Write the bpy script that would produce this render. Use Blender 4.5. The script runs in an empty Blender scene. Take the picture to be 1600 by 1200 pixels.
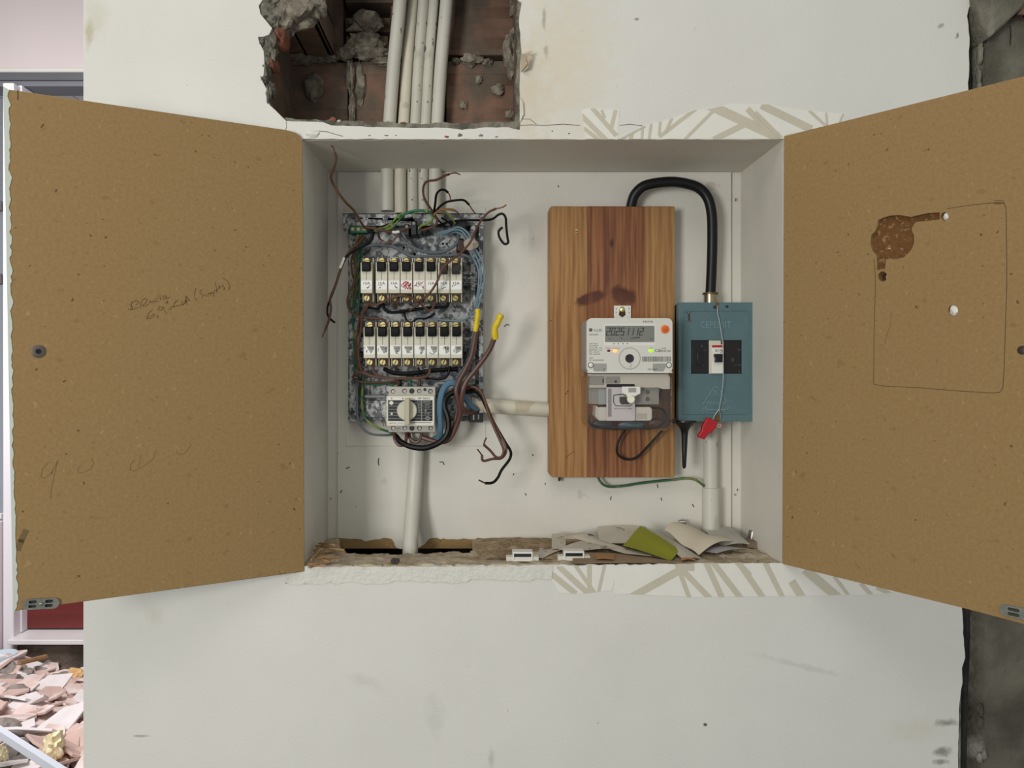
import bpy, bmesh, math, random
from mathutils import Vector, Matrix, noise
from mathutils.geometry import tessellate_polygon
R = math.radians
C = bpy.context.scene.collection
scene = bpy.context.scene

# ------------------------------------------------------------------ camera, world, lights, exposure
F = 1200.0            # focal length in pixels of the 1600 x 1200 frame
VX, VY = 752.0, 583.0 # where the wall's normal vanishes
CZ = 1.4              # lens height
cam_d = bpy.data.cameras.new('camera'); cam = bpy.data.objects.new('camera', cam_d); C.objects.link(cam)
cam.location = (0, -1.0, CZ); cam.rotation_euler = (R(90), 0, 0)
cam_d.sensor_width = 36; cam_d.lens = 36 * F / 1600
cam_d.shift_x = (800 - VX) / 1600; cam_d.shift_y = -(600 - VY) / 1600
cam_d.clip_start = 0.02; cam_d.clip_end = 100
scene.camera = cam
world = bpy.data.worlds.new('daylight'); scene.world = world; world.use_nodes = True
bg = world.node_tree.nodes['Background']; bg.inputs[0].default_value = (0.93, 0.97, 1.0, 1); bg.inputs[1].default_value = 0.40
def area(name, loc, target, sx, sy, power, col):
    d = bpy.data.lights.new(name, 'AREA'); d.shape = 'RECTANGLE'; d.size = sx; d.size_y = sy
    d.energy = power; d.color = col
    o = bpy.data.objects.new(name, d); C.objects.link(o); o.location = loc
    o.rotation_euler = (Vector(target) - Vector(loc)).to_track_quat('-Z', 'Y').to_euler()
    return o
area('window_light', (-1.15, -2.0, 1.45), (0.1, 0.05, 1.40), 0.5, 0.65, 25, (1.0, 0.985, 0.95))
area('ceiling_light', (-0.3, -1.5, 2.9), (0.0, 0.1, 1.4), 1.4, 1.0, 9, (1.0, 0.93, 0.80))
area('hall_fill_light', (-2.1, 1.1, 2.5), (-1.9, 3.0, 0.9), 1.2, 1.2, 78, (1.0, 0.97, 0.98))  # area lamp added in the hall to brighten its wall and rubble
scene.view_settings.view_transform = 'Standard'; scene.view_settings.look = 'None'
scene.view_settings.gamma = 1.0; scene.view_settings.use_curve_mapping = False
scene.view_settings.exposure = 0.0

# ------------------------------------------------------------------ helpers
def at(px, py, y):
    s = (1.0 + y) / F
    return Vector(((px - VX) * s, y, CZ - (py - VY) * s))
BACK = 0.162          # depth of the recess
def hb(h): return BACK - h
def lin(c):
    c = c / 255.0
    return c / 12.92 if c <= 0.04045 else ((c + 0.055) / 1.055) ** 2.4
def rgb(c): return (lin(c[0]), lin(c[1]), lin(c[2]), 1)
ORG = {}
def tag(o, label=None, cat=None, group=None, kind=None):
    if label: o['label'] = label
    if cat: o['category'] = cat
    if group: o['group'] = group
    if kind: o['kind'] = kind
    return o
def thing(name, label, cat, loc, group=None, rz=0.0):
    o = bpy.data.objects.new(name, None); C.objects.link(o); o.location = loc; o.rotation_euler = (0, 0, rz)
    o.empty_display_size = 0.02
    ORG[o.name] = Vector(loc) if rz == 0 else Vector((0, 0, 0))
    return tag(o, label, cat, group)
class MB:
    def __init__(s): s.v = []; s.f = []
    def box(s, x0, x1, y0, y1, z0, z1):
        n = len(s.v)
        s.v += [Vector((x, y, z)) for x in (x0, x1) for y in (y0, y1) for z in (z0, z1)]
        s.f += [tuple(n + i for i in q) for q in ((0,1,3,2),(4,6,7,5),(0,4,5,1),(2,3,7,6),(0,2,6,4),(1,5,7,3))]
        return s
    def pbox(s, px0, py0, px1, py1, yf, yb):   # box whose front face covers a pixel rectangle at depth yf
        a = at(px0, py0, yf); b = at(px1, py1, yf)
        return s.box(a.x, b.x, yf, yb, b.z, a.z)
    def prism(s, loops, y0, y1, swap=None):    # loops: lists of (x, z); first outer, then holes
        n = len(s.v); pts = [Vector((p[0], p[1], 0)) for l in loops for p in l]
        tris = tessellate_polygon([[Vector((p[0], p[1], 0)) for p in l] for l in loops])
        N = len(pts)
        tr = swap or (lambda a, b, c: Vector((a, b, c)))
        s.v += [tr(p.x, y0, p.y) for p in pts] + [tr(p.x, y1, p.y) for p in pts]
        for t in tris:
            s.f.append(tuple(n + i for i in t)); s.f.append(tuple(n + N + i for i in reversed(t)))
        k = 0
        for l in loops:
            m = len(l)
            for i in range(m):
                a = n + k + i; b = n + k + (i + 1) % m
                s.f.append((a, b, b + N, a + N))
            k += m
        return s
    def pprism(s, loops, yf, yb):              # prism from pixel outlines at depth yf
        L = []
        for l in loops: L.append([(at(p[0], p[1], yf).x, at(p[0], p[1], yf).z) for p in l])
        return s.prism(L, yf, yb)
    def cyl(s, a, b, r0, r1=None, n=16):
        return s.lathe(a, b, [(0, 0), (0, r0), (1, r0 if r1 is None else r1), (1, 0)], n)
    def lathe(s, a, b, prof, n=16):            # prof: (t along a->b, radius)
        a = Vector(a); b = Vector(b); d = (b - a); q = d.to_track_quat('Z', 'Y')
        k = len(s.v); m = len(prof)
        for t, r in prof:
            c = a + d * t
            for i in range(n):
                w = 2 * math.pi * i / n
                s.v.append(c + q @ Vector((math.cos(w) * max(r, 1e-5), math.sin(w) * max(r, 1e-5), 0)))
        for j in range(m - 1):
            for i in range(n):
                i2 = (i + 1) % n
                s.f.append((k + j*n + i, k + j*n + i2, k + (j+1)*n + i2, k + (j+1)*n + i))
        if prof[0][1] > 1e-4 and prof[-1][1] > 1e-4:
            for i in range(n): s.f.append((k + (m-1)*n + i, k + (m-1)*n + (i+1) % n, k + (i+1) % n, k + i))
        else:
            s.f.append(tuple(k + i for i in range(n))); s.f.append(tuple(k + (m-1)*n + i for i in range(n)))
        return s
    def tube(s, pts, r, n=8, sub=5, rr=None):
        P = [Vector(p) for p in pts]
        if sub > 1 and len(P) > 2:
            Q = []
            E = [P[0] * 2 - P[1]] + P + [P[-1] * 2 - P[-2]]
            for i in range(1, len(E) - 2):
                for j in range(sub):
                    t = j / sub; p0, p1, p2, p3 = E[i-1], E[i], E[i+1], E[i+2]
                    Q.append(0.5 * ((2*p1) + (p2-p0)*t + (2*p0-5*p1+4*p2-p3)*t*t + (3*p1-p0-3*p2+p3)*t*t*t))
            Q.append(P[-1]); P = Q
        k = len(s.v); m = len(P); up = None
        for i, p in enumerate(P):
            d = (P[min(i+1, m-1)] - P[max(i-1, 0)])
            if d.length < 1e-9: d = Vector((0, 0, 1))
            d.normalize()
            if up is None: up = d.orthogonal().normalized()
            up = (up - d * up.dot(d))
            up = up.normalized() if up.length > 1e-6 else d.orthogonal().normalized()
            w = d.cross(up)
            rad = r if rr is None else r * rr(i / (m - 1))
            for j in range(n):
                a = 2 * math.pi * j / n
                s.v.append(p + (up * math.cos(a) + w * math.sin(a)) * rad)
        for i in range(m - 1):
            for j in range(n):
                j2 = (j + 1) % n
                s.f.append((k + i*n + j, k + i*n + j2, k + (i+1)*n + j2, k + (i+1)*n + j))
        s.f.append(tuple(k + j for j in range(n))); s.f.append(tuple(k + (m-1)*n + j for j in range(n)))
        return s
    def lump(s, c, rx, ry, rz, seed=0, amp=0.3, fr=1.5, sub=3):
        bm = bmesh.new(); bmesh.ops.create_icosphere(bm, subdivisions=sub, radius=1)
        k = len(s.v)
        for v in bm.verts:
            d = 1 + amp * noise.fractal(v.co * fr + Vector((seed * 7.3, seed * 3.1, seed)), 1.0, 2.0, 3)
            s.v.append(Vector(c) + Vector((v.co.x * rx, v.co.y * ry, v.co.z * rz)) * d)
        for f in bm.faces: s.f.append(tuple(k + v.index for v in f.verts))
        bm.free(); return s
    def sheet(s, c, nu=10, nv=8, fn=None, th=0.0004):   # c: four corners in order; fn(u, v) -> offset
        c = [Vector(p) for p in c]; k = len(s.v)
        nrm = (c[1] - c[0]).cross(c[3] - c[0]).normalized()
        for side in (0, 1):
            for i in range(nu + 1):
                for j in range(nv + 1):
                    u = i / nu; v = j / nv
                    p = (c[0]*(1-u) + c[1]*u)*(1-v) + (c[3]*(1-u) + c[2]*u)*v
                    if fn: p = p + fn(u, v)
                    s.v.append(p + nrm * th * side)
        M = (nu + 1) * (nv + 1)
        for i in range(nu):
            for j in range(nv):
                a = k + i*(nv+1) + j; q = (a, a + nv + 1, a + nv + 2, a + 1)
                s.f.append(q); s.f.append(tuple(x + M for x in reversed(q)))
        rim = [k + j for j in range(nv)] + [k + i*(nv+1) + nv for i in range(nu)] + [k + nu*(nv+1) + j for j in range(nv, 0, -1)] + [k + i*(nv+1) for i in range(nu, 0, -1)]
        for i in range(len(rim)):
            a, b = rim[i], rim[(i+1) % len(rim)]; s.f.append((a, b, b + M, a + M))
        return s
    def text(s, txt, px, py, y, hpx, wpx=None, th=0.0002, shear=0.0, rot=0.0, tr=None):
        """flat lettering on a face at depth y; px,py = left end of the base line; hpx = capital height"""
        cu = bpy.data.curves.new('t', 'FONT'); cu.body = txt; cu.size = 1; cu.shear = shear; cu.resolution_u = 2
        ob = bpy.data.objects.new('t', cu); me = ob.to_mesh()
        if me and len(me.vertices):
            xs = [v.co.x for v in me.vertices]; w = max(xs) - min(xs); x0 = min(xs)
            sc = (1 + y) / F * hpx / 0.70
            sx = sc if wpx is None else (1 + y) / F * wpx / w
            o = at(px, py, y); k = len(s.v); cr, sr = math.cos(rot), math.sin(rot)
            for v in me.vertices:
                a = (v.co.x - x0) * sx; b = v.co.y * sc
                a, b = a * cr - b * sr, a * sr + b * cr
                s.v.append(Vector((o.x + a, y - th, o.z + b)))
            for p in me.polygons: s.f.append(tuple(k + i for i in p.vertices))
            s.noclean = True
        ob.to_mesh_clear(); bpy.data.objects.remove(ob); bpy.data.curves.remove(cu)
        return s
    def stroke(s, pts, y, wpx=1.0, th=0.00012, closed=False):   # flat drawn line on a face at depth y, points in pixels
        P = [at(p[0], p[1], y - th) for p in pts]
        if closed: P.append(P[0])
        w = (1 + y) / F * wpx / 2
        for i in range(len(P) - 1):
            d = P[i+1] - P[i]
            if d.length < 1e-7: continue
            d.normalize(); n = Vector((-d.z, 0, d.x)) * w; e = d * w * .5; k = len(s.v)
            s.v += [P[i] - n - e, P[i+1] - n + e, P[i+1] + n + e, P[i] + n - e]; s.f.append((k, k+1, k+2, k+3))
        return s
    def build(s, name, mat, parent=None, bev=0, seg=2, smooth=35, off=None, label=None, kind=None, flat=False):
        me = bpy.data.meshes.new(name)
        root = parent
        while root is not None and root.parent is not None: root = root.parent
        o3 = off if off is not None else (ORG.get(root.name, Vector((0,0,0))) if root is not None else Vector((0,0,0)))
        me.from_pydata([v - o3 for v in s.v], [], s.f)
        bm = bmesh.new(); bm.from_mesh(me)
        if not flat: bmesh.ops.recalc_face_normals(bm, faces=bm.faces)
        bm.to_mesh(me); bm.free()
        if smooth:
            for p in me.polygons: p.use_smooth = True
            me.set_sharp_from_angle(angle=R(smooth))
        o = bpy.data.objects.new(name, me); C.objects.link(o); me.materials.append(mat)
        if parent is not None: o.parent = parent
        elif off is not None: o.location = off
        if bev:
            m = o.modifiers.new('bevel', 'BEVEL'); m.width = bev; m.segments = seg; m.limit_method = 'ANGLE'; m.angle_limit = R(40)
        if label: o['label'] = label
        if kind: o['kind'] = kind
        return o
def solo(mb, name, mat, label, cat, group=None, kind=None, **k):
    c = sum(mb.v, Vector((0, 0, 0))) / len(mb.v)
    zmin = min(v.z for v in mb.v)
    o = mb.build(name, mat, None, off=Vector((c.x, c.y, zmin)), **k)
    return tag(o, label, cat, group, kind)
def copy_tree(o, delta, parent=None):
    c = o.copy(); C.objects.link(c)
    if parent is None:
        c.location = o.location + delta; ORG[c.name] = ORG.get(o.name, Vector((0,0,0))) + delta
    else: c.parent = parent
    for ch in list(o.children): copy_tree(ch, None, c)
    return c

# ------------------------------------------------------------------ materials
def _n(nt, t, **k):
    n = nt.nodes.new(t)
    for a, b in k.items(): setattr(n, a, b)
    return n
def mat(name, col, rough=.6, metal=0.0, var=0.0, vs=20, col2=None, lo=.4, hi=.6, stretch=(1,1,1), bump=0.0, bs=200,
        spots=None, specks=(), trans=0.0, emit=None, spec=.5, coat=0.0, det=5, bstretch=(1,1,1), bdist=.001, sa=1.6):
    m = bpy.data.materials.new(name); m.use_nodes = True; nt = m.node_tree; L = nt.links
    b = nt.nodes['Principled BSDF']
    b.inputs['Roughness'].default_value = rough; b.inputs['Metallic'].default_value = metal
    b.inputs['Specular IOR Level'].default_value = spec; b.inputs['Coat Weight'].default_value = coat
    b.inputs['Transmission Weight'].default_value = trans
    tc = _n(nt, 'ShaderNodeTexCoord')
    base = _n(nt, 'ShaderNodeRGB'); base.outputs[0].default_value = rgb(col); cur = base.outputs[0]
    def mapped(st):
        mp = _n(nt, 'ShaderNodeMapping'); mp.inputs['Scale'].default_value = st; L.new(tc.outputs['Object'], mp.inputs[0]); return mp.outputs[0]
    def mixc(fac, a, c2):
        mx = _n(nt, 'ShaderNodeMix', data_type='RGBA'); L.new(fac, mx.inputs[0]); L.new(a, mx.inputs[6])
        mx.inputs[7].default_value = rgb(c2); return mx.outputs[2]
    def ramp(sock, a, c, s0=0, s1=1):
        mr = _n(nt, 'ShaderNodeMapRange'); L.new(sock, mr.inputs[0])
        mr.inputs[1].default_value = a; mr.inputs[2].default_value = c; mr.inputs[3].default_value = s0; mr.inputs[4].default_value = s1
        return mr.outputs[0]
    def nz(scale, st=(1,1,1), detail=5, rg=.55):
        t = _n(nt, 'ShaderNodeTexNoise'); t.inputs['Scale'].default_value = scale; t.inputs['Detail'].default_value = detail
        t.inputs['Roughness'].default_value = rg; L.new(mapped(st), t.inputs[0]); return t.outputs[0]
    if col2 is not None: cur = mixc(ramp(nz(vs, stretch, det), lo, hi), cur, col2)
    if var:
        mx = _n(nt, 'ShaderNodeMix', data_type='RGBA', blend_type='MULTIPLY'); mx.inputs[0].default_value = 1
        L.new(cur, mx.inputs[6]); L.new(ramp(nz(vs * 1.7 if col2 else vs, stretch, det), .3, .7, 1 - var, 1 + var * .4), mx.inputs[7]); cur = mx.outputs[2]
    for sp in specks:       # (colour, scale, threshold, stretch, strength)
        v = nz(sp[1], sp[3] if len(sp) > 3 else (1,1,1), 2, .5)
        cur = mixc(ramp(v, sp[2], sp[2] + .04, 0, sp[4] if len(sp) > 4 else 1), cur, sp[0])
    if spots:
        sx = _n(nt, 'ShaderNodeSeparateXYZ'); L.new(tc.outputs['Object'], sx.inputs[0])
        dn = nz(55, (1,1,1), 6, .65); dn2 = ramp(dn, 0, 1, -sa, sa)
        def mth(op, a, c, d=None):
            q = _n(nt, 'ShaderNodeMath', operation=op)
            for i, val in enumerate((a, c)):
                if val is None: continue
                if isinstance(val, (int, float)): q.inputs[i].default_value = val
                else: L.new(val, q.inputs[i])
            return q.outputs[0]
        for (cx, cz, rx, rz, rot, c2, stg, soft) in spots:
            u = mth('SUBTRACT', sx.outputs[0], cx); w = mth('SUBTRACT', sx.outputs[2], cz)
            c_, s_ = math.cos(R(rot)), math.sin(R(rot))
            a = mth('ADD', mth('MULTIPLY', u, c_ / rx), mth('MULTIPLY', w, s_ / rx))
            e = mth('ADD', mth('MULTIPLY', u, -s_ / rz), mth('MULTIPLY', w, c_ / rz))
            d = mth('SQRT', mth('ADD', mth('MULTIPLY', a, a), mth('MULTIPLY', e, e)), None)
            d = mth('ADD', d, dn2)
            cur = mixc(ramp(d, 1 - soft, 1 + soft, stg, 0), cur, c2)
    L.new(cur, b.inputs['Base Color'])
    if bump:
        bp = _n(nt, 'ShaderNodeBump'); bp.inputs['Strength'].default_value = bump; bp.inputs['Distance'].default_value = bdist
        L.new(nz(bs, bstretch, 6, .6), bp.inputs['Height']); L.new(bp.outputs[0], b.inputs['Normal'])
    if emit:
        b.inputs['Emission Color'].default_value = rgb(emit[0]); b.inputs['Emission Strength'].default_value = emit[1]
    return m
def P2(px, py, y=0.0):
    p = at(px, py, y); return p.x, p.z
def spot(px, py, rpx, rpy, rot, col, stg=.5, soft=.5, y=0.0):
    x, z = P2(px, py, y); s = (1 + y) / F; return (x, z, rpx * s, rpy * s, rot, col, stg, soft)

TAN = (205, 190, 160)
wall_spots = [spot(880, 90, 55, 110, 0, (214, 202, 176), .6, .8), spot(820, 150, 30, 60, 0, (205, 190, 160), .5, .8),
    spot(139, 50, 5, 20, 0, (176, 164, 128), .7, .6), spot(150, 20, 14, 30, 0, (196, 192, 170), .5, .8),
    spot(1480, 1130, 14, 5, 0, (130, 128, 120), .8, .5), spot(1474, 1175, 13, 7, 0, (120, 118, 110), .8, .5), spot(1470, 1190, 10, 4, 0, (110, 108, 100), .7, .5),
    spot(570, 1065, 24, 8, -20, (178, 178, 168), .25, .6), spot(680, 1120, 12, 26, 10, (176, 176, 168), .22, .6), spot(768, 1185, 4, 14, 0, (150, 150, 144), .35, .5),
    spot(1250, 1040, 60, 4, -14, (160, 160, 154), .25, .5), spot(1102, 1132, 2.5, 2, 0, (60, 60, 58), .9, .4), spot(1430, 1140, 30, 14, 0, (205, 200, 176), .4, .7),
    spot(220, 1150, 10, 2, 0, (120, 120, 110), .6, .5), spot(240, 960, 10, 14, 0, (200, 196, 176), .5, .7), spot(1496, 55, 2, 4, 0, (90, 88, 80), .7, .4),
    spot(995, 30, 3, 2, 0, (110, 108, 100), .7, .4), spot(1470, 40, 5, 3, 30, (130, 128, 118), .6, .4), spot(850, 30, 3, 12, 0, (150, 140, 120), .6, .4), spot(853, 80, 3, 8, 0, (150, 140, 120), .5, .4),
    spot(520, 908, 40, 8, 0, (222, 220, 205), .5, .6)]
M_wall = mat('white_wall_paint', (217, 216, 208), .75, var=.04, vs=9, bump=.35, bs=330, bdist=.0012, spots=wall_spots, specks=(((150, 146, 134), 95, .74, (1,1,1), .5),))
M_niche = mat('white_recess_paint', (215, 212, 201), .6, var=.05, vs=14, bump=.3, bs=170, bdist=.001, specks=(((70, 62, 50), 75, .775, (1.6, 1.6, .8), .8), ((150, 140, 120), 30, .72, (1,1,1), .35)))
M_plaster = mat('broken_grey_render', (138, 134, 120), .95, col2=(88, 84, 74), vs=60, var=.2, bump=1, bs=160, bdist=.004)
M_mortar = mat('dark_mortar', (150, 142, 126), .95, col2=(108, 101, 88), vs=70, var=.25, bump=1, bs=180, bdist=.004)
M_brick = mat('dusty_terracotta', (124, 96, 80), .9, col2=(100, 88, 76), vs=22, var=.25, bump=1, bs=100, bdist=.002, bstretch=(.1, .1, 1.6))
M_brick_red = mat('bare_terracotta', (136, 84, 64), .9, var=.25, vs=40, bump=.8, bs=150, bdist=.002)
M_dark = mat('cavity_dark', (34, 26, 22), .95, var=.2, vs=30, bump=.5, bs=80)
M_conc = mat('raw_concrete', (116, 112, 98), .95, col2=(84, 80, 68), vs=9, var=.3, bump=.8, bs=70, bdist=.006, spots=[spot(1560, 100, 14, 40, 0, (70, 66, 54), .6, .8), spot(1540, 90, 5, 70, 0, (140, 136, 122), .8, .5), spot(1530, 1000, 6, 90, 0, (140, 138, 126), .6, .5), spot(1535, 1180, 10, 14, 0, (160, 158, 148), .7, .5)])
M_gap = mat('dark_render_edge', (66, 66, 62), .95, col2=(48, 48, 46), vs=30, var=.2, bump=.7, bs=90, bdist=.003)
MDF_S = (((88, 58, 26), 150, .70, (1, 1, 1), .85), ((190, 152, 96), 230, .70, (1, 1, 1.6), .6), ((84, 56, 28), 420, .72, (1, 1, 1), .6))
M_mdf = mat('raw_fibreboard', (151, 123, 78), .8, col2=(145, 117, 74), vs=240, var=.03, bump=.25, bs=260, bdist=.0008, specks=MDF_S + (((126, 94, 50), 60, .66, (1, 1, 1.5), .45), ((176, 146, 98), 90, .67, (1.4, 1, 1), .45)))
M_mdf_dark = mat('routed_fibreboard', (120, 82, 42), .95, var=.35, vs=160, bump=1, bs=260, bdist=.003, specks=(((170, 130, 84), 190, .6, (1,1,1), .7),))
M_white = mat('white_plastic', (226, 225, 216), .4, var=.03, vs=30)
M_meter = mat('meter_white_plastic', (214, 213, 203), .35, var=.02, vs=30)
M_metergrey = mat('meter_grey_plastic', (158, 158, 152), .5, var=.05, vs=40)
M_pvc = mat('white_conduit', (202, 200, 188), .45, var=.08, vs=18, stretch=(1,1,.4), specks=(((92, 88, 78), 90, .70, (1,1,.5), .8), ((170, 162, 140), 25, .62, (1,1,.4), .5)))
M_pvc2 = mat('yellowed_conduit', (204, 199, 180), .45, var=.1, vs=25, specks=(((168, 146, 108), 22, .6, (1,1,1), .5), ((90, 84, 70), 90, .74, (1,1,.5), .8)))
M_beige = mat('breaker_beige', (206, 202, 182), .45, var=.04, vs=60)
M_greybody = mat('switch_grey', (176, 174, 162), .5, var=.05, vs=60)
M_black = mat('black_plastic', (16, 16, 18), .35)
M_blackr = mat('black_rubber', (14, 15, 17), .42, spec=.35)
M_blackw = mat('black_wire', (6, 6, 7), .45, spec=.25)
M_brown = mat('brown_wire', (92, 60, 44), .42, var=.15, vs=40)
M_brown2 = mat('thick_brown_wire', (88, 56, 46), .42, var=.1, vs=40)
M_blue = mat('blue_wire', (108, 132, 142), .42, var=.1, vs=40)
M_blue2 = mat('thick_blue_wire', (84, 120, 142), .4, var=.1, vs=30)
M_greyw = mat('grey_wire', (92, 100, 106), .45, var=.1, vs=40)
M_green = mat('green_wire', (34, 100, 66), .42, col2=(140, 150, 60), vs=60, lo=.56, hi=.6)
M_gy = mat('green_yellow_wire', (112, 130, 56), .42, col2=(48, 100, 56), vs=60, lo=.5, hi=.54)
M_copper = mat('bare_copper', (128, 84, 60), .4, metal=.8, var=.2, vs=90)
M_brass = mat('brass_screw', (196, 180, 120), .35, metal=.75, var=.15, vs=80)
M_steel = mat('steel', (170, 166, 158), .3, metal=.9, var=.1, vs=60)
M_galv = mat('mottled_galvanised_steel', (172, 174, 172), .5, metal=.2, col2=(84, 88, 90), vs=130, var=.3, lo=.46, hi=.54, specks=(((206, 206, 202), 110, .63, (1,1,.6), .75), ((24, 24, 26), 70, .66, (1,1,1), .8)))
M_yellow = mat('yellow_tape', (222, 194, 20), .45, var=.12, vs=70)
M_red = mat('red_plastic', (176, 22, 32), .35, var=.1, vs=60)
M_bluebox = mat('hammered_blue_paint', (84, 112, 117), .42, var=.08, vs=40, bump=.5, bs=240, bdist=.0015, coat=.1)
M_print = mat('black_print', (38, 38, 38), .6)
M_printg = mat('grey_print', (86, 86, 84), .6)
M_printw = mat('white_print', (165, 165, 160), .6)
M_redink = mat('red_ink', (214, 70, 92), .6)
M_pencil = mat('pencil_line', (92, 66, 34), .7)
M_sticker = mat('silver_sticker', (236, 236, 230), .35, var=.05, vs=150)
M_lcd = mat('lcd_glass', (128, 130, 122), .15, var=.05, vs=10)
M_lcdink = mat('lcd_segment', (74, 76, 72), .4)
M_orange = mat('orange_button', (222, 106, 34), .45)
M_dust = mat('sandy_dust', (180, 158, 126), .95, col2=(146, 122, 92), vs=45, var=.3, bump=1, bs=240, bdist=.003, specks=(((88, 66, 44), 160, .62, (1,1,1), .7), ((190, 178, 154), 130, .64, (1,1,1), .6)))
M_ledge = mat('plaster_ledge', (200, 188, 164), .95, col2=(166, 148, 120), vs=30, var=.2, bump=1, bs=120, bdist=.003, specks=(((90, 70, 48), 110, .66, (1,1,1), .7),))
M_splint = mat('wood_splinter', (158, 122, 84), .85, var=.3, vs=60, stretch=(.3, 1, 1), bump=.5, bs=200)
M_paper = mat('dusty_paper', (198, 190, 174), .85, var=.12, vs=30, specks=(((120, 96, 70), 60, .64, (1,1,1), .6),))
M_paper_w = mat('cream_paper', (212, 202, 180), .8, var=.06, vs=18)
M_paper_g = mat('green_paper', (142, 144, 34), .75, var=.08, vs=12)
M_tile = mat('tile_body', (216, 190, 180), .8, col2=(230, 214, 208), vs=5, var=.12)
M_tile2 = mat('pale_tile', (226, 218, 216), .5, var=.1, vs=12)
M_tile3 = mat('pink_tile', (208, 178, 166), .8, var=.15, vs=12)
M_stone = mat('grey_rubble', (150, 140, 132), .95, var=.3, vs=25, bump=.8, bs=60, bdist=.01)
M_hall = mat('pinkish_hall_wall', (180, 170, 168), .8, var=.04, vs=2, bump=.2, bs=60)
M_frame = mat('white_window_frame', (226, 222, 226), .4)
M_marble = mat('white_marble', (226, 222, 222), .25, var=.06, vs=6)
M_anth = mat('dark_grey_lintel', (74, 76, 80), .6, var=.1, vs=4)
M_door = mat('dark_red_wood', (104, 36, 32), .45, var=.25, vs=6, stretch=(.3, 1, 4))
M_skirt = mat('concrete_step', (130, 116, 104), .95, col2=(92, 80, 70), vs=5, var=.3, bump=1, bs=25, bdist=.02)
def glass(name, tint, fac=.1, rough=.05):
    m = bpy.data.materials.new(name); m.use_nodes = True; nt = m.node_tree; nt.nodes.clear()
    o = nt.nodes.new('ShaderNodeOutputMaterial'); t = nt.nodes.new('ShaderNodeBsdfTransparent'); g = nt.nodes.new('ShaderNodeBsdfGlossy'); x = nt.nodes.new('ShaderNodeMixShader')
    t.inputs[0].default_value = rgb(tint); g.inputs['Roughness'].default_value = rough; x.inputs[0].default_value = fac
    fr = nt.nodes.new('ShaderNodeLayerWeight'); pw = nt.nodes.new('ShaderNodeMath'); pw.operation = 'POWER'; pw.inputs[1].default_value = 3
    ml = nt.nodes.new('ShaderNodeMath'); ml.operation = 'MULTIPLY_ADD'; ml.inputs[1].default_value = .6; ml.inputs[2].default_value = .045
    fr.inputs[0].default_value = .5; nt.links.new(fr.outputs['Facing'], pw.inputs[0]); nt.links.new(pw.outputs[0], ml.inputs[0])
    nt.links.new(ml.outputs[0], x.inputs[0]); nt.links.new(t.outputs[0], x.inputs[1]); nt.links.new(g.outputs[0], x.inputs[2]); nt.links.new(x.outputs[0], o.inputs[0]); return m
M_clear = glass('clear_polycarbonate', (249, 247, 245))
M_pvcs = mat('speckled_conduit', (196, 194, 180), .45, var=.1, vs=18, specks=(((70, 66, 58), 110, .64, (1,1,.6), .85), ((150, 140, 118), 25, .6, (1,1,.4), .5)))
M_pane = glass('window_glass', (246, 250, 252))
def wood_mat(name, c1, c2, seed, spots=None):
    m = mat(name, c1, .5, spots=spots, sa=.5, bump=.2, bs=120, bstretch=(1, 1, .05), bdist=.0006)
    nt = m.node_tree; L = nt.links; tc = [n for n in nt.nodes if n.type == 'TEX_COORD'][0]
    mp = _n(nt, 'ShaderNodeMapping'); mp.inputs['Scale'].default_value = (1, 1, .07); mp.inputs['Location'].default_value = (seed, 0, seed)
    L.new(tc.outputs['Object'], mp.inputs[0])
    mp2 = _n(nt, 'ShaderNodeMapping'); mp2.inputs['Scale'].default_value = (1, 1, .035); mp2.inputs['Location'].default_value = (seed, 0, seed); L.new(tc.outputs['Object'], mp2.inputs[0])
    wb_ = _n(nt, 'ShaderNodeTexNoise'); wb_.inputs['Scale'].default_value = 9; L.new(tc.outputs['Object'], wb_.inputs[0])     # bends the grain
    va = _n(nt, 'ShaderNodeVectorMath', operation='MULTIPLY_ADD'); va.inputs[1].default_value = (.007, 0, 0); L.new(wb_.outputs[1], va.inputs[0]); L.new(mp2.outputs[0], va.inputs[2])
    n1 = _n(nt, 'ShaderNodeTexNoise'); n1.inputs['Scale'].default_value = 210; n1.inputs['Detail'].default_value = 3; L.new(va.outputs[0], n1.inputs[0])
    wv = _n(nt, 'ShaderNodeMapRange'); wv.inputs[1].default_value = .38; wv.inputs[2].default_value = .64; L.new(n1.outputs[0], wv.inputs[0])
    n2 = _n(nt, 'ShaderNodeTexNoise'); n2.inputs['Scale'].default_value = 40; L.new(mp.outputs[0], n2.inputs[0])
    base = [n for n in nt.nodes if n.type == 'RGB'][0]
    mx = _n(nt, 'ShaderNodeMix', data_type='RGBA'); L.new(wv.outputs[0], mx.inputs[0]); mx.inputs[6].default_value = rgb(c1); mx.inputs[7].default_value = rgb(c2)
    mx2 = _n(nt, 'ShaderNodeMix', data_type='RGBA', blend_type='MULTIPLY'); mx2.inputs[0].default_value = .25; L.new(mx.outputs[2], mx2.inputs[6]); L.new(n2.outputs[0], mx2.inputs[7])
    g = _n(nt, 'ShaderNodeBrightContrast'); L.new(mx2.outputs[2], g.inputs[0]); g.inputs[1].default_value = .0
    for l in list(base.outputs[0].links): L.new(g.outputs[0], l.to_socket)
    return m
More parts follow.
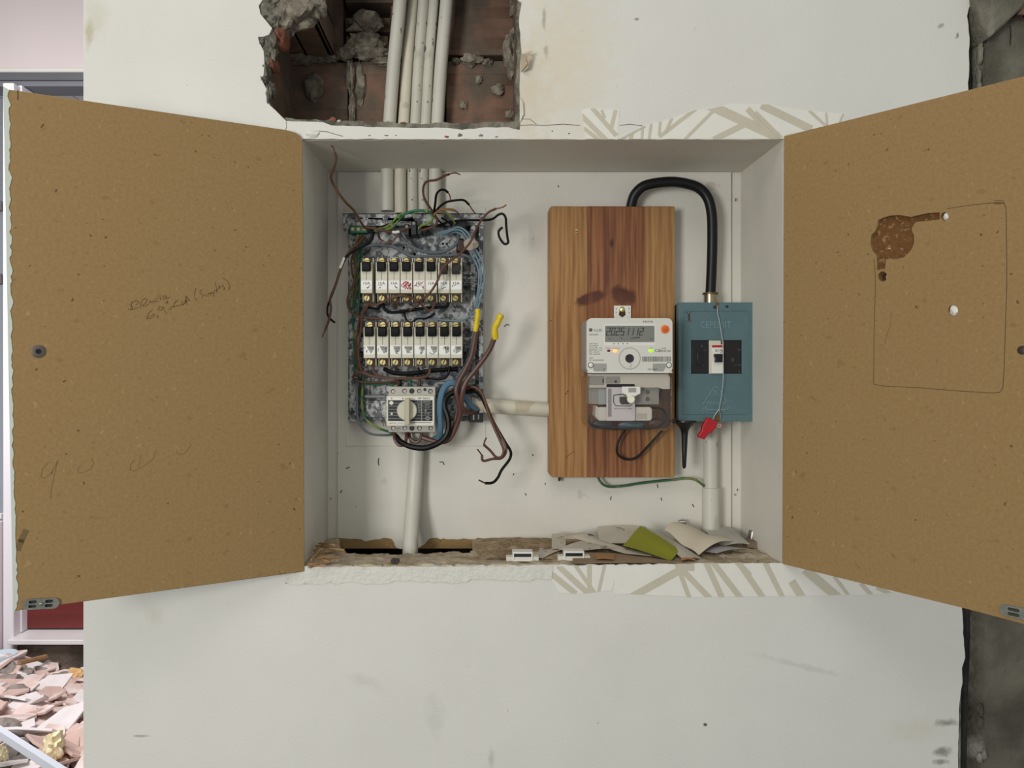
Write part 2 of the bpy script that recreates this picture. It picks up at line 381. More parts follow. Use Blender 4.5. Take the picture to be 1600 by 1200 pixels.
# ================================================================== STRUCTURE
random.seed(4)
def XZ(pts, y=0.0): return [P2(p[0], p[1], y) for p in pts]
def jag(pts, amp, step=.006, seed=0):
    """subdivide a closed or open outline and roughen it"""
    out = []; rnd = random.Random(seed)
    for i in range(len(pts) - 1):
        a = Vector(pts[i]); b = Vector(pts[i+1]); n = max(1, int((b - a).length / step))
        for j in range(n):
            p = a.lerp(b, j / n)
            if j: p = p + Vector((rnd.uniform(-amp, amp), rnd.uniform(-amp, amp)))
            out.append((p.x, p.y))
    out.append(tuple(pts[-1])); return out
XL, XR0 = -0.518, .632
NL, NR, NT, NB = -.2333, .3942, CZ + .305, CZ - .2517
ZT, ZB = 2.75, -.12
holeA = XZ([(410,-150),(411,-40),(410,0),(404,9),(407,22),(416,33),(425,44),(420,54),(412,57),(403,58),(405,66),(412,80),(413,100),(412,117),(408,123),(412,131),(417,140),(418,152),(421,164),(430,172),(440,182),(447,189),
    (480,190),(505,191),(518,196),(545,197),(600,199),(650,200),(700,200),(722,203),(760,199),(795,199),(812,203),(813,192),(818,180),(817,170),(813,158),(812,130),(813,100),(815,80),(813,60),(811,30),(815,4),(809,0),(809,-60),(810,-150)])
holeB = XZ([(438,-150),(436,-40),(434,0),(438,12),(428,30),(426,48),(434,62),(430,76),(422,88),(427,102),(420,112),(419,135),(420,150),(424,166),(432,175),(444,187),
    (480,189),(560,191),(600,193),(650,195),(700,194),(740,195),(770,192),(803,192),(807,170),(806,150),(804,132),(808,100),(807,60),(805,30),(808,0),(807,-150)], .01)
niche = jag([(NL, NT), (NR, NT - .001)], .0005, .01, 1)[:-1] + jag([(NR, NT), (NR - .002, NB + .004)], .0003, .02, 2)[:-1] + jag([(NR - .002, NB + .004), (NL, NB - .001)], .0010, .006, 3)[:-1] + [(NL, NB - .001)]
redge = jag(XZ([(1530,-60),(1522,-8),(1514,12),(1511,25),(1515,60),(1513,140),(1510,500),(1503,950),(1508,1028),(1503,1044),(1504,1066),(1499,1100),(1498,1150),(1497,1200),(1492,1500)]), .0007, .008, 5)
skin = [(XL, ZB), (XL, ZT), (XR0 + .02, ZT)] + redge + [(redge[-1][0], ZB)]
wall = MB().prism([skin, jag(holeA, .0006, .007, 7), niche], 0, .004).build('wall_front', M_wall, kind='structure', smooth=30)
MB().prism([[(XL, ZB), (XL, ZT), (XR0 + .006, ZT), (XR0 - .012, ZB)], jag(holeB, .0014, .006, 8), [(NL, NT), (NR, NT), (NR, NB - .012), (NL, NB - .012)]], .004, .026).build('render_layer', M_plaster, wall, smooth=30)
cavL, cavR = at(522, 0, BACK).x, at(752, 0, BACK).x
core = [(XL, ZB), (XL, ZT), (XR0 - .005, ZT), (XR0 - .005, ZB)]
coreh = [(-.285, ZT - .3), (.048, ZT - .3), (.048, NT + .024), (NR, NT + .024), (NR, NB - .012), (cavR, NB - .012), (cavR, NB - .13), (cavL, NB - .13), (cavL, NB - .012), (NL, NB - .012), (NL, NT + .024), (-.285, NT + .024)]
MB().prism([core, coreh], .026, .25).build('wall_core', M_brick, wall, smooth=30)
MB().box(-.29, .40, .205, .249, NB - .14, ZT - .29).build('rear_leaf', M_dark, wall)
# bricks seen at the back of the broken hole
def brick(x0, y0, x1, y1, yf, m=M_brick, d=.035, w=.0015, sd=0):
    a = at(x0, y0, yf); b = at(x1, y1, yf); mb = MB(); rnd = random.Random(int(x0 + y0 * 3) + sd)
    # fluted face: shallow combed grooves in two bands
    h = a.z - b.z; zs = [b.z, a.z]
    for c in (.2, .72):
        for i in range(5): zs += [b.z + h * c + i * .0036 - .0075 + j for j in (0, .0015)]
    zs = sorted(z for z in zs if b.z <= z <= a.z); k = 0
    prof = []
    for i, z in enumerate(zs):
        dp = 0 if i in (0, len(zs) - 1) else (.0018 if i % 2 else 0)
        prof.append((z, yf + dp))
    n = len(prof); v = []
    for x in (a.x, b.x):
        for z, y in prof: v.append(Vector((x, y, z)))
        v.append(Vector((x, yf + d, prof[-1][0]))); v.append(Vector((x, yf + d, prof[0][0])))
    m2 = n + 2; mb.v = v
    for i in range(m2): j = (i + 1) % m2; mb.f.append((i, j, j + m2, i + m2))
    mb.f.append(tuple(range(m2))); mb.f.append(tuple(range(m2, 2 * m2)))
    return mb.build('brick', m, wall, bev=w, seg=1, smooth=20)
brick(404, 97, 543, 200, .168); brick(550, 96, 694, 200, .170); brick(697, 95, 832, 200, .165)
brick(697, -6, 808, 86, .170); brick(541, 56, 606, 92, .176); brick(540, 28, 610, 50, .180); brick(540, -40, 640, 4, .172)
brick(610, -30, 694, 88, .182); brick(697, -110, 832, -12, .168); brick(404, -40, 536, 90, .186)
# broken brick that still hangs out of the upper left corner, open end towards the room
mb = MB(); bx0, bx1, bz0, bz1 = -.300, -.2235, CZ + .478, CZ + .62
for (x0, x1, z0, z1) in ((bx0, bx1, bz0, bz0 + .009), (bx1 - .008, bx1, bz0, bz1), (bx0, bx1, bz0 + .045, bz0 + .052), (bx0 + .034, bx0 + .041, bz0, bz1)):
    mb.box(x0, x1, .034 + random.uniform(0, .01), .165, z0, z1)
mb.build('brick', M_brick, wall, bev=.002, label='broken hollow brick hanging out of the hole')
for i, (px, py, y, rx, ry, rz, sd) in enumerate([(462, 18, .022, .030, .020, .024, 1), (440, 30, .014, .014, .012, .022, 2), (490, 8, .026, .018, .016, .020, 5), (452, 42, .03, .012, .012, .012, 8)]):
    MB().lump(at(px, py, y), rx, ry, rz, sd, .5, 1.6).build('mortar_lump', M_mortar, wall)
MB().lump(at(440, 58, .022), .009, .02, .017, 3, .35, 1.2).build('brick', M_brick_red, wall, label='bright broken terracotta edge')
MB().lump(at(428, 102, .018), .005, .018, .009, 4, .35, 1.2).build('brick', M_brick_red, wall)
for i, (px, py, y, rx, ry, rz, sd) in enumerate([(572, 36, .166, .024, .012, .018, 11), (572, 66, .166, .028, .008, .014, 12), (576, 84, .164, .030, .008, .010, 13), (543, 82, .160, .012, .012, .012, 14),
        (548, 118, .166, .006, .008, .026, 15), (550, 168, .168, .005, .006, .03, 16), (462, 93, .160, .032, .012, .007, 17), (508, 92, .162, .02, .01, .006, 18), (738, 94, .163, .016, .01, .009, 19),
        (762, 98, .163, .008, .008, .005, 20), (800, 82, .140, .014, .02, .030, 21), (748, 124, .163, .005, .003, .006, 22), (778, 140, .161, .009, .003, .008, 23), (724, 164, .163, .006, .003, .006, 24), (798, 178, .160, .007, .003, .006, 25),
        (490, 134, .166, .013, .005, .020, 26), (563, 132, .168, .007, .004, .03, 27), (808, 10, .12, .010, .03, .02, 28), (712, 96, .165, .006, .008, .005, 31), (425, 140, .02, .005, .014, .010, 32), (600, 96, .166, .02, .01, .007, 33)]):
    MB().lump(at(px, py, y), rx, ry, rz, sd, .5, 2.0).build('mortar_lump', M_mortar, wall)
# ragged grey render clinging round the edge of the hole
for i, (px, py, rx, rz) in enumerate([(418, 14, 12, 15), (430, 34, 9, 16), (413, 66, 9, 9), (421, 84, 9, 20), (416, 110, 6, 14), (412, 126, 5, 7), (420, 148, 4, 18), (424, 4, 12, 12)]):
    MB().lump(at(px, py, .006), rx * F**-1, .007, rz / F, 40 + i, .6, 2.2).build('mortar_lump', M_plaster, wall)
# hairline cracks, chips and scraps on the lips
def ribbon(pts, y, w, m, name='crack', par=None):
    return MB().stroke(pts, y, w).build(name, m, par or wall, smooth=0, flat=True)
M_crack = mat('crack_line', (120, 108, 88), .9); M_crackd = mat('dark_crack_line', (70, 60, 50), .9)
ribbon([(447, 190), (448, 197), (446, 205)], 0, .9, M_crack); ribbon([(812, 196), (830, 195), (850, 196), (880, 194), (906, 196)], 0, 1.0, M_crackd)
ribbon([(816, 186), (828, 186), (838, 194)], 0, .9, M_crack); ribbon([(968, 196), (985, 194), (1004, 197)], 0, .9, M_crackd)
ribbon([(482, 207), (488, 204), (500, 205), (512, 206), (521, 209), (536, 213)], 0, 1.1, M_crack)
ribbon([(446, 911), (470, 912), (500, 911), (540, 908)], 0, 1.2, M_crack)
for (px, py, rx, rz, m, sd) in [(698, 214, 6, 2.5, M_brick_red, 1), (718, 211, 6, 5, M_mortar, 2), (752, 212, 5, 3, M_mortar, 3), (776, 214, 4, 2, M_mortar, 4), (578, 212, 4, 1.4, M_mortar, 5), (604, 212, 5, 1.4, M_mortar, 6), (619, 212, 3, 1, M_mortar, 7), (520, 186, 5, 3, M_brick_red, 8), (530, 189, 3, 2, M_pvc, 9), (630, 192, 5, 1.6, M_brick_red, 10), (863, 205, 1.6, 1.6, M_gap, 11), (889, 209, 2, 1.4, M_gap, 12)]:
    MB().lump(at(px, py, .0008), rx / F, .0012, rz / F, sd, .5, 2, 2).build('chip', m, wall)
MB().lump(at(489, 209, -.0005), 10 / F, .003, 5 / F, 3, .3, 1.5).build('plaster_bulge', M_wall, wall)
# torn scraps at the hole's right edge
sc = MB().sheet([at(814, 84, -.001), at(818, 84, -.008), at(824, 100, -.012), at(814, 112, -.001)], 5, 5).sheet([at(815, 84, -.004), at(832, 79, -.014), at(828, 84, -.012), at(818, 86, -.006)], 3, 3).sheet([at(826, 82, -.010), at(829, 85, -.012), at(825, 106, -.010), at(817, 113, -.002)], 4, 4)
sc.build('paint_flake', mat('curled_paint', (190, 174, 148), .7, var=.1), wall)
MB().sheet([at(812, 150, -.001), at(817, 160, -.004), at(818, 178, -.004), at(812, 192, -.001)], 4, 4, th=.0008).build('paint_flake', M_wall, wall)
# rough lower lip: thick plaster ridge
rg_o = jag(XZ([(446, 884), (446, 899), (449, 911)]), .0004, .004, 31)[:-1] + jag(XZ([(449, 911), (470, 913), (500, 912), (540, 909), (580, 911), (640, 907), (700, 910), (760, 905), (820, 907), (862, 904)]), .0016, .006, 32)[:-1] + XZ([(862, 904), (864, 888)])
top_ = [(p[0], NB + .0012 * noise.noise(Vector((p[0] * 90, 0, 4)))) for p in [(NL + (at(864, 0, 0).x - NL) * t / 60, 0) for t in range(60, -1, -1)]]
MB().prism([rg_o + top_], -.0016, .002).build('plaster_ridge', mat('rough_ridge_plaster', (219, 218, 208), .8, var=.05, vs=60, bump=.9, bs=150, bdist=.003), wall, bev=.0012, seg=2, smooth=60)

# ---- the recess
MB().box(NL - .012, NL + .0005, .0045, .17, NB - .012, NT + .02).build('wall_recess_left', M_niche, kind='structure')
MB().box(NR - .0005, NR + .012, .0045, .17, NB - .012, NT + .02).build('wall_recess_right', M_niche, kind='structure')
MB().box(NL - .001, NR + .001, .0045, .17, NT - .0005, NT + .021).build('ceiling_recess', M_niche, kind='structure')
bk = MB().box(NL - .001, NR + .001, .1665, .2, at(0, 851, .166).z, NT + .02).build('wall_recess_back', M_niche, kind='structure')
pb = at(0, 857, BACK).z
MB().box(at(528, 0, BACK).x, at(1142, 0, BACK).x, BACK, .1664, pb, NT - .0008).build('backing_board', M_mdf, bk, label='brown bottom edge where the paint is gone')
low = jag(XZ([(1142, 846), (1000, 850), (860, 846), (768, 842), (752, 841), (720, 842), (672, 841), (664, 850), (655, 855), (632, 857), (620, 856), (612, 842), (600, 840), (585, 843), (570, 846), (560, 842), (548, 842), (535, 841), (528, 840)], BACK), .0012, .005, 21)
MB().prism([[(low[-1][0], NT - .001), (low[0][0], NT - .001)] + low], BACK - .0008, BACK).build('paint_skin', M_niche, bk)
a = at(540, 324, BACK); b = at(759, 697, BACK)
MB().box(a.x, b.x, BACK - .0018, BACK - .0006, b.z, a.z).build('mounting_panel', M_niche, bk, bev=.0005)
# thick paint drips and dark grazes on the back
for (px, py, w, h) in [(612 + 0, 0, 0, 0)][:0]: pass
M_graze = mat('scuff_mark', (84, 76, 62), .8)
mb = MB()
for (p) in [[(592,716),(591,722),(592,727)], [(541,732),(546,730)], [(534,766),(532,770)], [(788,510),(792,507),(796,508)], [(687,722),(692,722),(694,726)], [(516,780),(517,778)], [(832,710),(833,712)], [(803,740),(802,742)], [(955,776),(954,781)], [(1027,757),(1028,762)], [(1033,778),(1034,782)], [(1082,788),(1084,792)], [(1152,764),(1152,767)], [(1148,772),(1149,774)], [(1213,800),(1213,806)], [(821,771),(822,774)], [(852,755),(852,757)], [(1150,310),(1149,314)], [(872,290),(873,292)]]:
    mb.stroke(p, BACK - .0009, 1.6, .0002)
mb.build('scuff', M_graze, bk, smooth=0, flat=True, kind='stuff')
# ledge with a broken opening at the back left
mb = MB(); NX, NY = 190, 52; y1 = .1615; idx = {}; rnd = random.Random(2)
def hole_in(x, y):
    px = VX + x * F / (1 + y); e = .006 * noise.noise(Vector((x * 40, y * 20, 3))) + .002 * noise.noise(Vector((x * 160, 0, 5)))
    lim = .062 + e + .012 * max(0, math.sin((px - 650) * .02))
    if px > 735: lim += (px - 735) * .0035
    if px < 545: lim += (545 - px) * .003
    return 530 < px < 752 and y > lim
for i in range(NX + 1):
    for j in range(NY + 1):
        x = NL + (NR - NL) * i / NX; y = .0005 + (y1 - .0005) * j / NY
        z = NB + .0022 * noise.fractal(Vector((x * 60, y * 60, 2)), 1, 2, 4) + .0015
        if j == 0: z = NB - .0015 + .0012 * noise.noise(Vector((x * 90, 0, 0)))
        idx[i, j] = len(mb.v); mb.v.append(Vector((x, y, z)))
for i in range(NX):
    for j in range(NY):
        x = NL + (NR - NL) * (i + .5) / NX; y = (j + .5) / NY * y1
        if hole_in(x, y): continue
        mb.f.append((idx[i, j], idx[i+1, j], idx[i+1, j+1], idx[i, j+1]))
lg = mb.build('recess_ledge', M_ledge, kind='structure', flat=True)
so = lg.modifiers.new('s', 'SOLIDIFY'); so.thickness = .010; so.offset = -1

# ---- right hand side: recessed dark joint, raw concrete pillar and broken head
xa = at(1490, 0, .02).x
rg = MB().box(xa, .66, .028, .10, ZB, ZT).build('wall_reveal', M_gap, kind='structure')
mb = MB(); NXc, NZc = 26, 150; xs0 = at(1529, 0, .012).x; k0 = 0
for j in range(NZc + 1):
    z = ZB + (ZT - ZB) * j / NZc; wob = .0022 * noise.noise(Vector((0, 0, z * 30))) - (.009 if z < 1.15 else 0) * min(1, (1.15 - z) * 3 if z < 1.15 else 0)
    for i in range(NXc + 1):
        t = i / NXc; x = xs0 + wob + t * .30
        y = .012 + .003 * noise.noise(Vector((x * 40, 1, z * 25))) + (.014 * (1 - i / 1.0) if i < 1 else 0)
        mb.v.append(Vector((x, y, z)))
for j in range(NZc):
    for i in range(NXc):
        a_ = j * (NXc + 1) + i; mb.f.append((a_, a_ + 1, a_ + NXc + 2, a_ + NXc + 1))
pl = mb.build('wall_right', M_conc, kind='structure', flat=True); so = pl.modifiers.new('s', 'SOLIDIFY'); so.thickness = -.09; so.offset = 1
MB().pprism([[(1548, 58), (1572, 36), (1600, 10), (1620, -60), (1522, -60), (1524, 0), (1531, 16), (1536, 38)]], -.012, .03).build('broken_render', M_conc, pl, bev=.003)
MB().pprism([[(1590, 22), (1700, 24), (1700, -60), (1618, -60)]], -.004, .03).build('brick', M_brick, pl, bev=.002)
MB().lump(at(1536, 34, .004), .009, .008, .011, 3, .5, 2).build('mortar_lump', M_conc, pl)
ribbon([(1566, 30), (1580, 26), (1600, 25), (1640, 27)], -.001, 5, M_dark, 'joint', pl)
ribbon([(1578, 40), (1579, 56), (1578, 70)], .008, 1.6, M_dark, 'joint', pl)
for (px, py) in [(1531, 86), (1528, 120), (1532, 60), (1529, 140)]:
    MB().lump(at(px, py, .012), .0035, .004, .012, px, .5, 2, 2).build('mortar_lump', M_conc, pl)
for (px, py) in [(1532, 1110), (1531, 1130), (1538, 1180), (1530, 1185)]:
    MB().lump(at(px, py, .010), .004, .004, .008, px, .5, 2, 2).build('mortar_lump', M_conc, pl)

# ---- hall seen past the wall's left edge
HY = 3.0
fl = MB().box(-9.0, 1.2, .25, HY + 1.5, -.30, ZB).build('floor', M_skirt, kind='structure')
MB().box(-9.0, 1.0, -3.2, .24, -.30, ZB - .001).build('floor_near', M_skirt, kind='structure')
zt = at(0, 110, HY).z
hw = MB().box(-9.0, 1.2, HY, HY + .2, zt, 4.2).build('wall_hall', M_hall, kind='structure')
MB().box(-9.0, 1.2, HY - .012, HY + .2, zt - .012, zt + .012).build('lower_bead', mat('bead_grey', (180, 178, 172), .7), hw, bev=.006)
tr = MB().box(-9.0, 1.2, HY + .004, HY + .16, at(0, 124.5, HY).z, zt - .012).build('trim_1', M_anth, kind='structure')
MB().box(-9.0, 1.2, HY + .02, HY + .16, at(0, 132.5, HY).z, at(0, 124.5, HY).z).build('lower_rail', mat('lintel_rail', (98, 98, 104), .5), tr)
# white boarded soffit outside
so_ = MB().box(-9.0, 1.5, HY + .25, HY + 3.4, zt + .05, zt + .09).build('ceiling_porch', M_frame, kind='structure')
for i in range(40):
    x = -4.4 + i * .145
    MB().box(x, x + .135, HY + .25, HY + 3.4, zt + .035, zt + .05).build('board', M_frame, so_)
MB().box(-9.5, 1.5, HY + 3.4, HY + 3.5, ZB, 4.2).build('wall_porch', mat('bright_outer_wall', (236, 234, 240), .8), kind='structure')
# glazed door frame with panes and a dark red panel beside it
zs = at(0, 985, HY).z
st = MB()
a = at(11, 1008, HY - .10); st.box(a.x, 1.2, HY - .10, HY + .22, a.z, at(0, 1000, HY - .1).z)
sl = st.build('door_sill', M_marble, kind='structure', bev=.004)
MB().box(-9.0, 1.2, HY - .03, HY + .3, ZB - .02, at(0, 1009, HY - .03).z).build('step_riser', M_skirt, sl)
zd = a.z + .03
def hx(px, y=HY): return at(px, 0, y).x
dr = MB().box(hx(33, HY + .06), 1.0, HY + .06, HY + .10, zd, 1.15).build('door_1', M_door, kind='structure')
for i in range(7): MB().box(hx(36, HY + .06), .9, HY + .048, HY + .06, zd + .005 + i * .155, zd + .15 + i * .155).build('board', M_door, dr, bev=.004)
wf = MB().box(hx(27.5, HY), hx(34, HY), HY, HY + .10, zd, at(0, 133, HY).z).build('door_2', M_frame, kind='structure', bev=.004)
MB().box(hx(6, HY - .05), hx(23, HY - .05), HY - .06, HY + .05, at(0, 1015, HY).z, at(0, 136, HY).z).build('jamb', M_frame, wf, bev=.005)
MB().box(hx(-60, HY - .05), hx(5, HY - .05), HY - .09, HY - .02, at(0, 1012, HY).z, at(0, 810, HY).z).build('lower_panel', mat('pinkish_frame', (220, 208, 212), .5), wf, bev=.006)
MB().box(hx(24, HY), hx(27, HY), HY + .02, HY + .04, zd, at(0, 134, HY).z).build('gasket', M_anth, wf)
MB().box(hx(-60, HY - .05), hx(5, HY - .05), HY - .07, HY - .03, at(0, 806, HY).z, at(0, 800, HY).z).build('glazing_bar', M_frame, wf)
MB().box(hx(-70, HY), hx(6, HY), HY - .02, HY + .0, at(0, 800, HY).z, at(0, 136, HY).z).build('pane', M_pane, wf)
for (y0, y1_) in ((318, 333), (430, 446)):
    MB().box(hx(-40, HY - .05), hx(4.5, HY - .05), HY - .08, HY - .03, at(0, y1_, HY).z, at(0, y0, HY).z).build('hinge', mat('hinge_grey', (96, 92, 94), .5), wf, bev=.003)

# ================================================================== CUPBOARD DOORS
def door_uv(px, py, H, d):
    rx, rz = (px - VX) / F, -(py - VY) / F
    # cam(0,-1) + t(rx,1) = H + u d
    det = rx * (-d[1]) - (-d[0]) * 1.0
    bx, by = H[0], H[1] + 1.0
    t = (bx * (-d[1]) - (-d[0]) * by) / det; u = (rx * by - bx) / det
    return (u, CZ + t * rz)
def door_strokes(mb, lines, H, d, base, w, yy, dz):
    for ln in lines:
        P = [Vector((*[door_uv(p[0], p[1], H, d)[0]], yy, door_uv(p[0], p[1], H, d)[1] - dz)) for p in ln]
        for i in range(len(P) - 1):
            e = P[i+1] - P[i]
            if e.length < 1e-6: continue
            e.normalize(); n = Vector((-e.z, 0, e.x)) * w / 2; q = e * w * .3; k = len(mb.v)
            mb.v += [P[i] - n - q, P[i+1] - n + q, P[i+1] + n + q, P[i] + n - q]; mb.f.append((k, k+1, k+2, k+3))
    return mb
# left
HL = (-.2328, -.004); dl = Vector((-.283, -.165)).normalized(); zb0 = CZ - .26
ld = thing('cabinet_door', 'left open fibreboard cabinet door with faint pencil handwriting and chipped white edge', 'cabinet door', (HL[0], HL[1], zb0), 'fibreboard cabinet doors', rz=math.atan2(dl.y, dl.x))
LO = lambda l: [(door_uv(p[0], p[1], HL, dl)[0], door_uv(p[0], p[1], HL, dl)[1] - zb0) for p in l]
out = LO([(10, 139), (447, 203), (462, 207), (470, 213), (473, 222), (476, 893), (22, 955)])
MB().prism([out], -.016, 0).build('panel', M_mdf, ld, off=Vector((0,0,0)), bev=.0008).location = (0, 0, 0)
inner = jag(LO([(12, 140), (13, 300), (15, 450), (17, 620), (19, 760), (23, 860), (26, 948)]), .0009, .004, 5)
inner = [(p[0] - .0015 + .0022 * noise.noise(Vector((p[1] * 90, 0, 0))), p[1]) for p in inner]
edge = LO([(24, 957), (8, 137)])
edge = [(edge[0][0] + .0022, edge[0][1] - .001), (edge[1][0] + .0018, edge[1][1] + .001)]
MB().prism([inner + edge], -.0168, .0006).build('paint_edge', mat('chipped_pale_paint', (200, 208, 196), .5, var=.05, vs=60), ld, off=Vector((0,0,0)), label='chipped pale paint along the free edge').location = (0,0,0)
MB().prism([LO([(10, 137), (448, 202), (470, 211), (477, 223), (479, 896), (22, 958)])], -.0175, -.0162).build('white_back', M_white, ld, off=Vector((0,0,0))).location = (0,0,0)
u, w = LO([(60, 549)])[0]
sc = MB().lathe((u, .0, w), (u, .0014, w), [(0, 0), (0, .0072), (.6, .0070), (1, .005), (1, 0)], 20).build('screw', mat('dull_screw', (108, 100, 92), .4, metal=.6), ld, off=Vector((0,0,0))); sc.location = (0,0,0)
MB().lathe((u, .0012, w), (u, .0017, w), [(0, 0), (0, .003), (1, .0028), (1, 0)], 12).build('recess', M_dark, sc, off=Vector((0,0,0))).location = (0,0,0)
def plate(root, HH, dd, z0, cx, cy, px0, px1, py0, py1, sgn, label, slope):
    (u0, w0) = door_uv(px0, (py0 + py1) / 2 - slope * (cx - px0), HH, dd); (u1, w1) = door_uv(px1, (py0 + py1) / 2 + slope * (px1 - cx), HH, dd)
    h = (py1 - py0) / 2 * .79 / F * 1.0
    ax = Vector((u1 - u0, w1 - w0)); Ln = ax.length; ax.normalize(); nx = Vector((-ax.y, ax.x)); o = Vector((u0, w0 - z0))
    def rr(l, hh, n=8, cxx=0, czz=0):
        P = []
        for s_, c0 in ((1, l - hh), (-1, hh)):
            for i in range(n + 1):
                an = -math.pi / 2 + math.pi * i / n
                x = c0 + s_ * math.cos(an) * hh; z = s_ * math.sin(an) * hh
                v = o + ax * (x + cxx) + nx * (z + czz); P.append((v.x, v.y))
        return P
    holes = [rr(Ln * .22, h * .28, 5, Ln * .16, h * .38), rr(Ln * .22, h * .28, 5, Ln * .16, -h * .42), rr(Ln * .22, h * .28, 5, Ln * .60, h * .38), rr(Ln * .22, h * .28, 5, Ln * .60, -h * .42)]
    pt = MB().prism([rr(Ln, h)] + holes, 0, sgn * .002).build('latch_plate', mat('zinc_plate', (140, 142, 132), .4, metal=.5, var=.25, vs=200), root, off=Vector((0,0,0)), bev=.0004, label=label); pt.location = (0,0,0)
    c = o + ax * Ln * .5
    MB().lathe((c.x, sgn * .0015, c.y), (c.x, sgn * .004, c.y), [(0, 0), (0, h * .33), (.7, h * .3), (1, 0)], 12).build('screw', M_steel, pt, off=Vector((0,0,0))).location = (0,0,0)
    MB().prism([rr(Ln * .94, h * .9, 8, Ln * .03)], 0, sgn * .0002).build('slot_shadow', M_gap, pt, off=Vector((0,0,0))).location = (0,0,0)
plate(ld, HL, dl, zb0, 63, 943, 35, 93, 934, 952, 1, 'scratched zinc latch plate', -.05)
hw_ = []
def hand(txt, px, py, h, ang, wob=1): pass
T = {}
L1 = [[(202,476),(207,480),(206,484),(200,483)],[(206,471),(205,480),(204,484),(210,483),(217,480)],[(205,474),(213,469),(217,472),(212,477)],[(219,481),(221,470),(227,466),(230,469),(226,475),(222,478),(228,478),(232,475)],
      [(233,474),(234,470),(236,473),(239,470),(240,474)],[(246,466),(242,468),(242,472),(247,470)],[(250,465),(251,469)],[(258,462),(254,464),(255,468),(259,466),(259,462),(261,467),(266,464)]]
L2 = [[(238,484),(232,490),(229,498),(234,498),(241,494),(240,491),(231,496)],[(246,492),(247,495),(246,497)],[(254,480),(249,479),(247,484),(252,485),(255,480),(258,487),(261,490)],[(263,482),(264,483)],
      [(269,478),(266,483),(268,484)],[(275,470),(270,480),(276,478),(284,476)],[(279,468),(272,474)],[(284,470),(285,477),(291,472),(290,468)],[(287,475),(292,464)],[(292,476),(290,462),(297,470)],[(289,471),(295,469)],
      [(306,450),(304,458),(305,466),(308,470)],[(316,453),(312,454),(313,459),(318,461),(315,466)],[(322,459),(321,463)],[(325,463),(325,459),(328,457),(329,461),(331,456),(333,459)],[(334,464),(334,455),(339,452),(338,457)],[(336,441),(338,450),(340,455)],[(341,452),(345,448),(342,447),(342,451)],[(349,445),(347,447),(350,449)],[(348,434),(356,440),(359,448),(357,454)]]
L3 = [[(82,722),(76,722),(66,733),(64,744),(68,748),(78,742),(86,728),(90,720),(84,745),(80,765),(79,780)],[(107,740),(108,741)],[(128,725),(122,732),(122,738),(132,738),(142,732),(146,724),(143,716)],[(108,735),(110,735)],
      [(210,718),(204,726),(203,734),(210,736),(226,728),(240,716),(244,702)],[(220,710),(218,722),(217,730)],[(276,705),(278,710),(288,708),(294,702),(300,694)]]
door_strokes(MB(), L1 + L2, HL, dl, None, .0006, .0002, zb0).build('handwriting', M_pencil, ld, smooth=0, off=Vector((0,0,0)), flat=True).location = (0,0,0)
M_faint = mat('faint_pencil', (120, 94, 56), .7)
for g_ in ([L3[0]], [L3[1], L3[3]], [L3[2]], [L3[4], L3[5]], [L3[6]]): door_strokes(MB(), g_, HL, dl, None, .0005, .0002, zb0).build('pencil_figure', M_faint, ld, smooth=0, off=Vector((0,0,0)), flat=True)
for tk_ in ([(28,141),(28,156)],[(88,296),(87,300)],[(64,199),(68,194)]): door_strokes(MB(), [tk_], HL, dl, None, .0012, .0002, zb0).build('pencil_tick', M_pencil, ld, smooth=0, off=Vector((0,0,0)), flat=True).location = (0,0,0)
door_strokes(MB(), [[(28,858),(33,845),(40,830)]], HL, dl, None, .006, .00015, zb0).build('smudge', mat('grey_smudge', (112, 92, 56), .8), ld, smooth=0, off=Vector((0,0,0)), flat=True).location = (0,0,0)
# right
HR = (.3946, -.004); dr_ = Vector((.156, -.222)).normalized(); zb1 = CZ - .27
rd = thing('cabinet_door', 'right open fibreboard cabinet door with routed flower-shaped gouge and pencilled rectangle', 'cabinet door', (HR[0], HR[1], zb1), 'fibreboard cabinet doors', rz=math.atan2(dr_.y, dr_.x))
RO = lambda l: [(door_uv(p[0], p[1], HR, dr_)[0], door_uv(p[0], p[1], HR, dr_)[1] - zb1) for p in l]
def circ(cx, cy, rx, ry=None, n=14): return RO([(cx + rx * math.cos(2*math.pi*i/n), cy + (ry or rx) * math.sin(2*math.pi*i/n)) for i in range(n)])
outR = RO([(1225, 213), (1300, 194), (1600, 119), (1706, 93), (1706, 1004), (1600, 975), (1505, 950), (1222, 881)])
gouge = RO([(1371, 352), (1372, 344), (1380, 340), (1391, 337), (1405, 336), (1416, 338), (1424, 339), (1431, 337), (1450, 333), (1468, 332), (1468, 343), (1450, 345), (1431, 347), (1427, 352), (1424, 358), (1428, 368), (1428, 380), (1423, 392), (1412, 402), (1400, 405), (1384, 405), (1383, 420), (1370, 422), (1370, 400), (1363, 392), (1360, 380), (1361, 368), (1368, 360)])
MB().prism([outR, gouge, circ(1476, 338, 6.5), circ(1379, 432, 7, 8), circ(1489, 485, 8, 8.5)], 0, .006).build('panel', M_mdf, rd, off=Vector((0,0,0)), bev=.0006).location = (0,0,0)
core_ = MB().prism([outR, circ(1379, 432, 5, 6)], .006, .0155).build('panel_core', M_mdf_dark, rd, off=Vector((0,0,0)), label='rough floor of the gouge'); core_.location = (0,0,0)
MB().prism([outR], .0156, .017).build('white_back', M_white, rd, off=Vector((0,0,0))).location = (0,0,0)
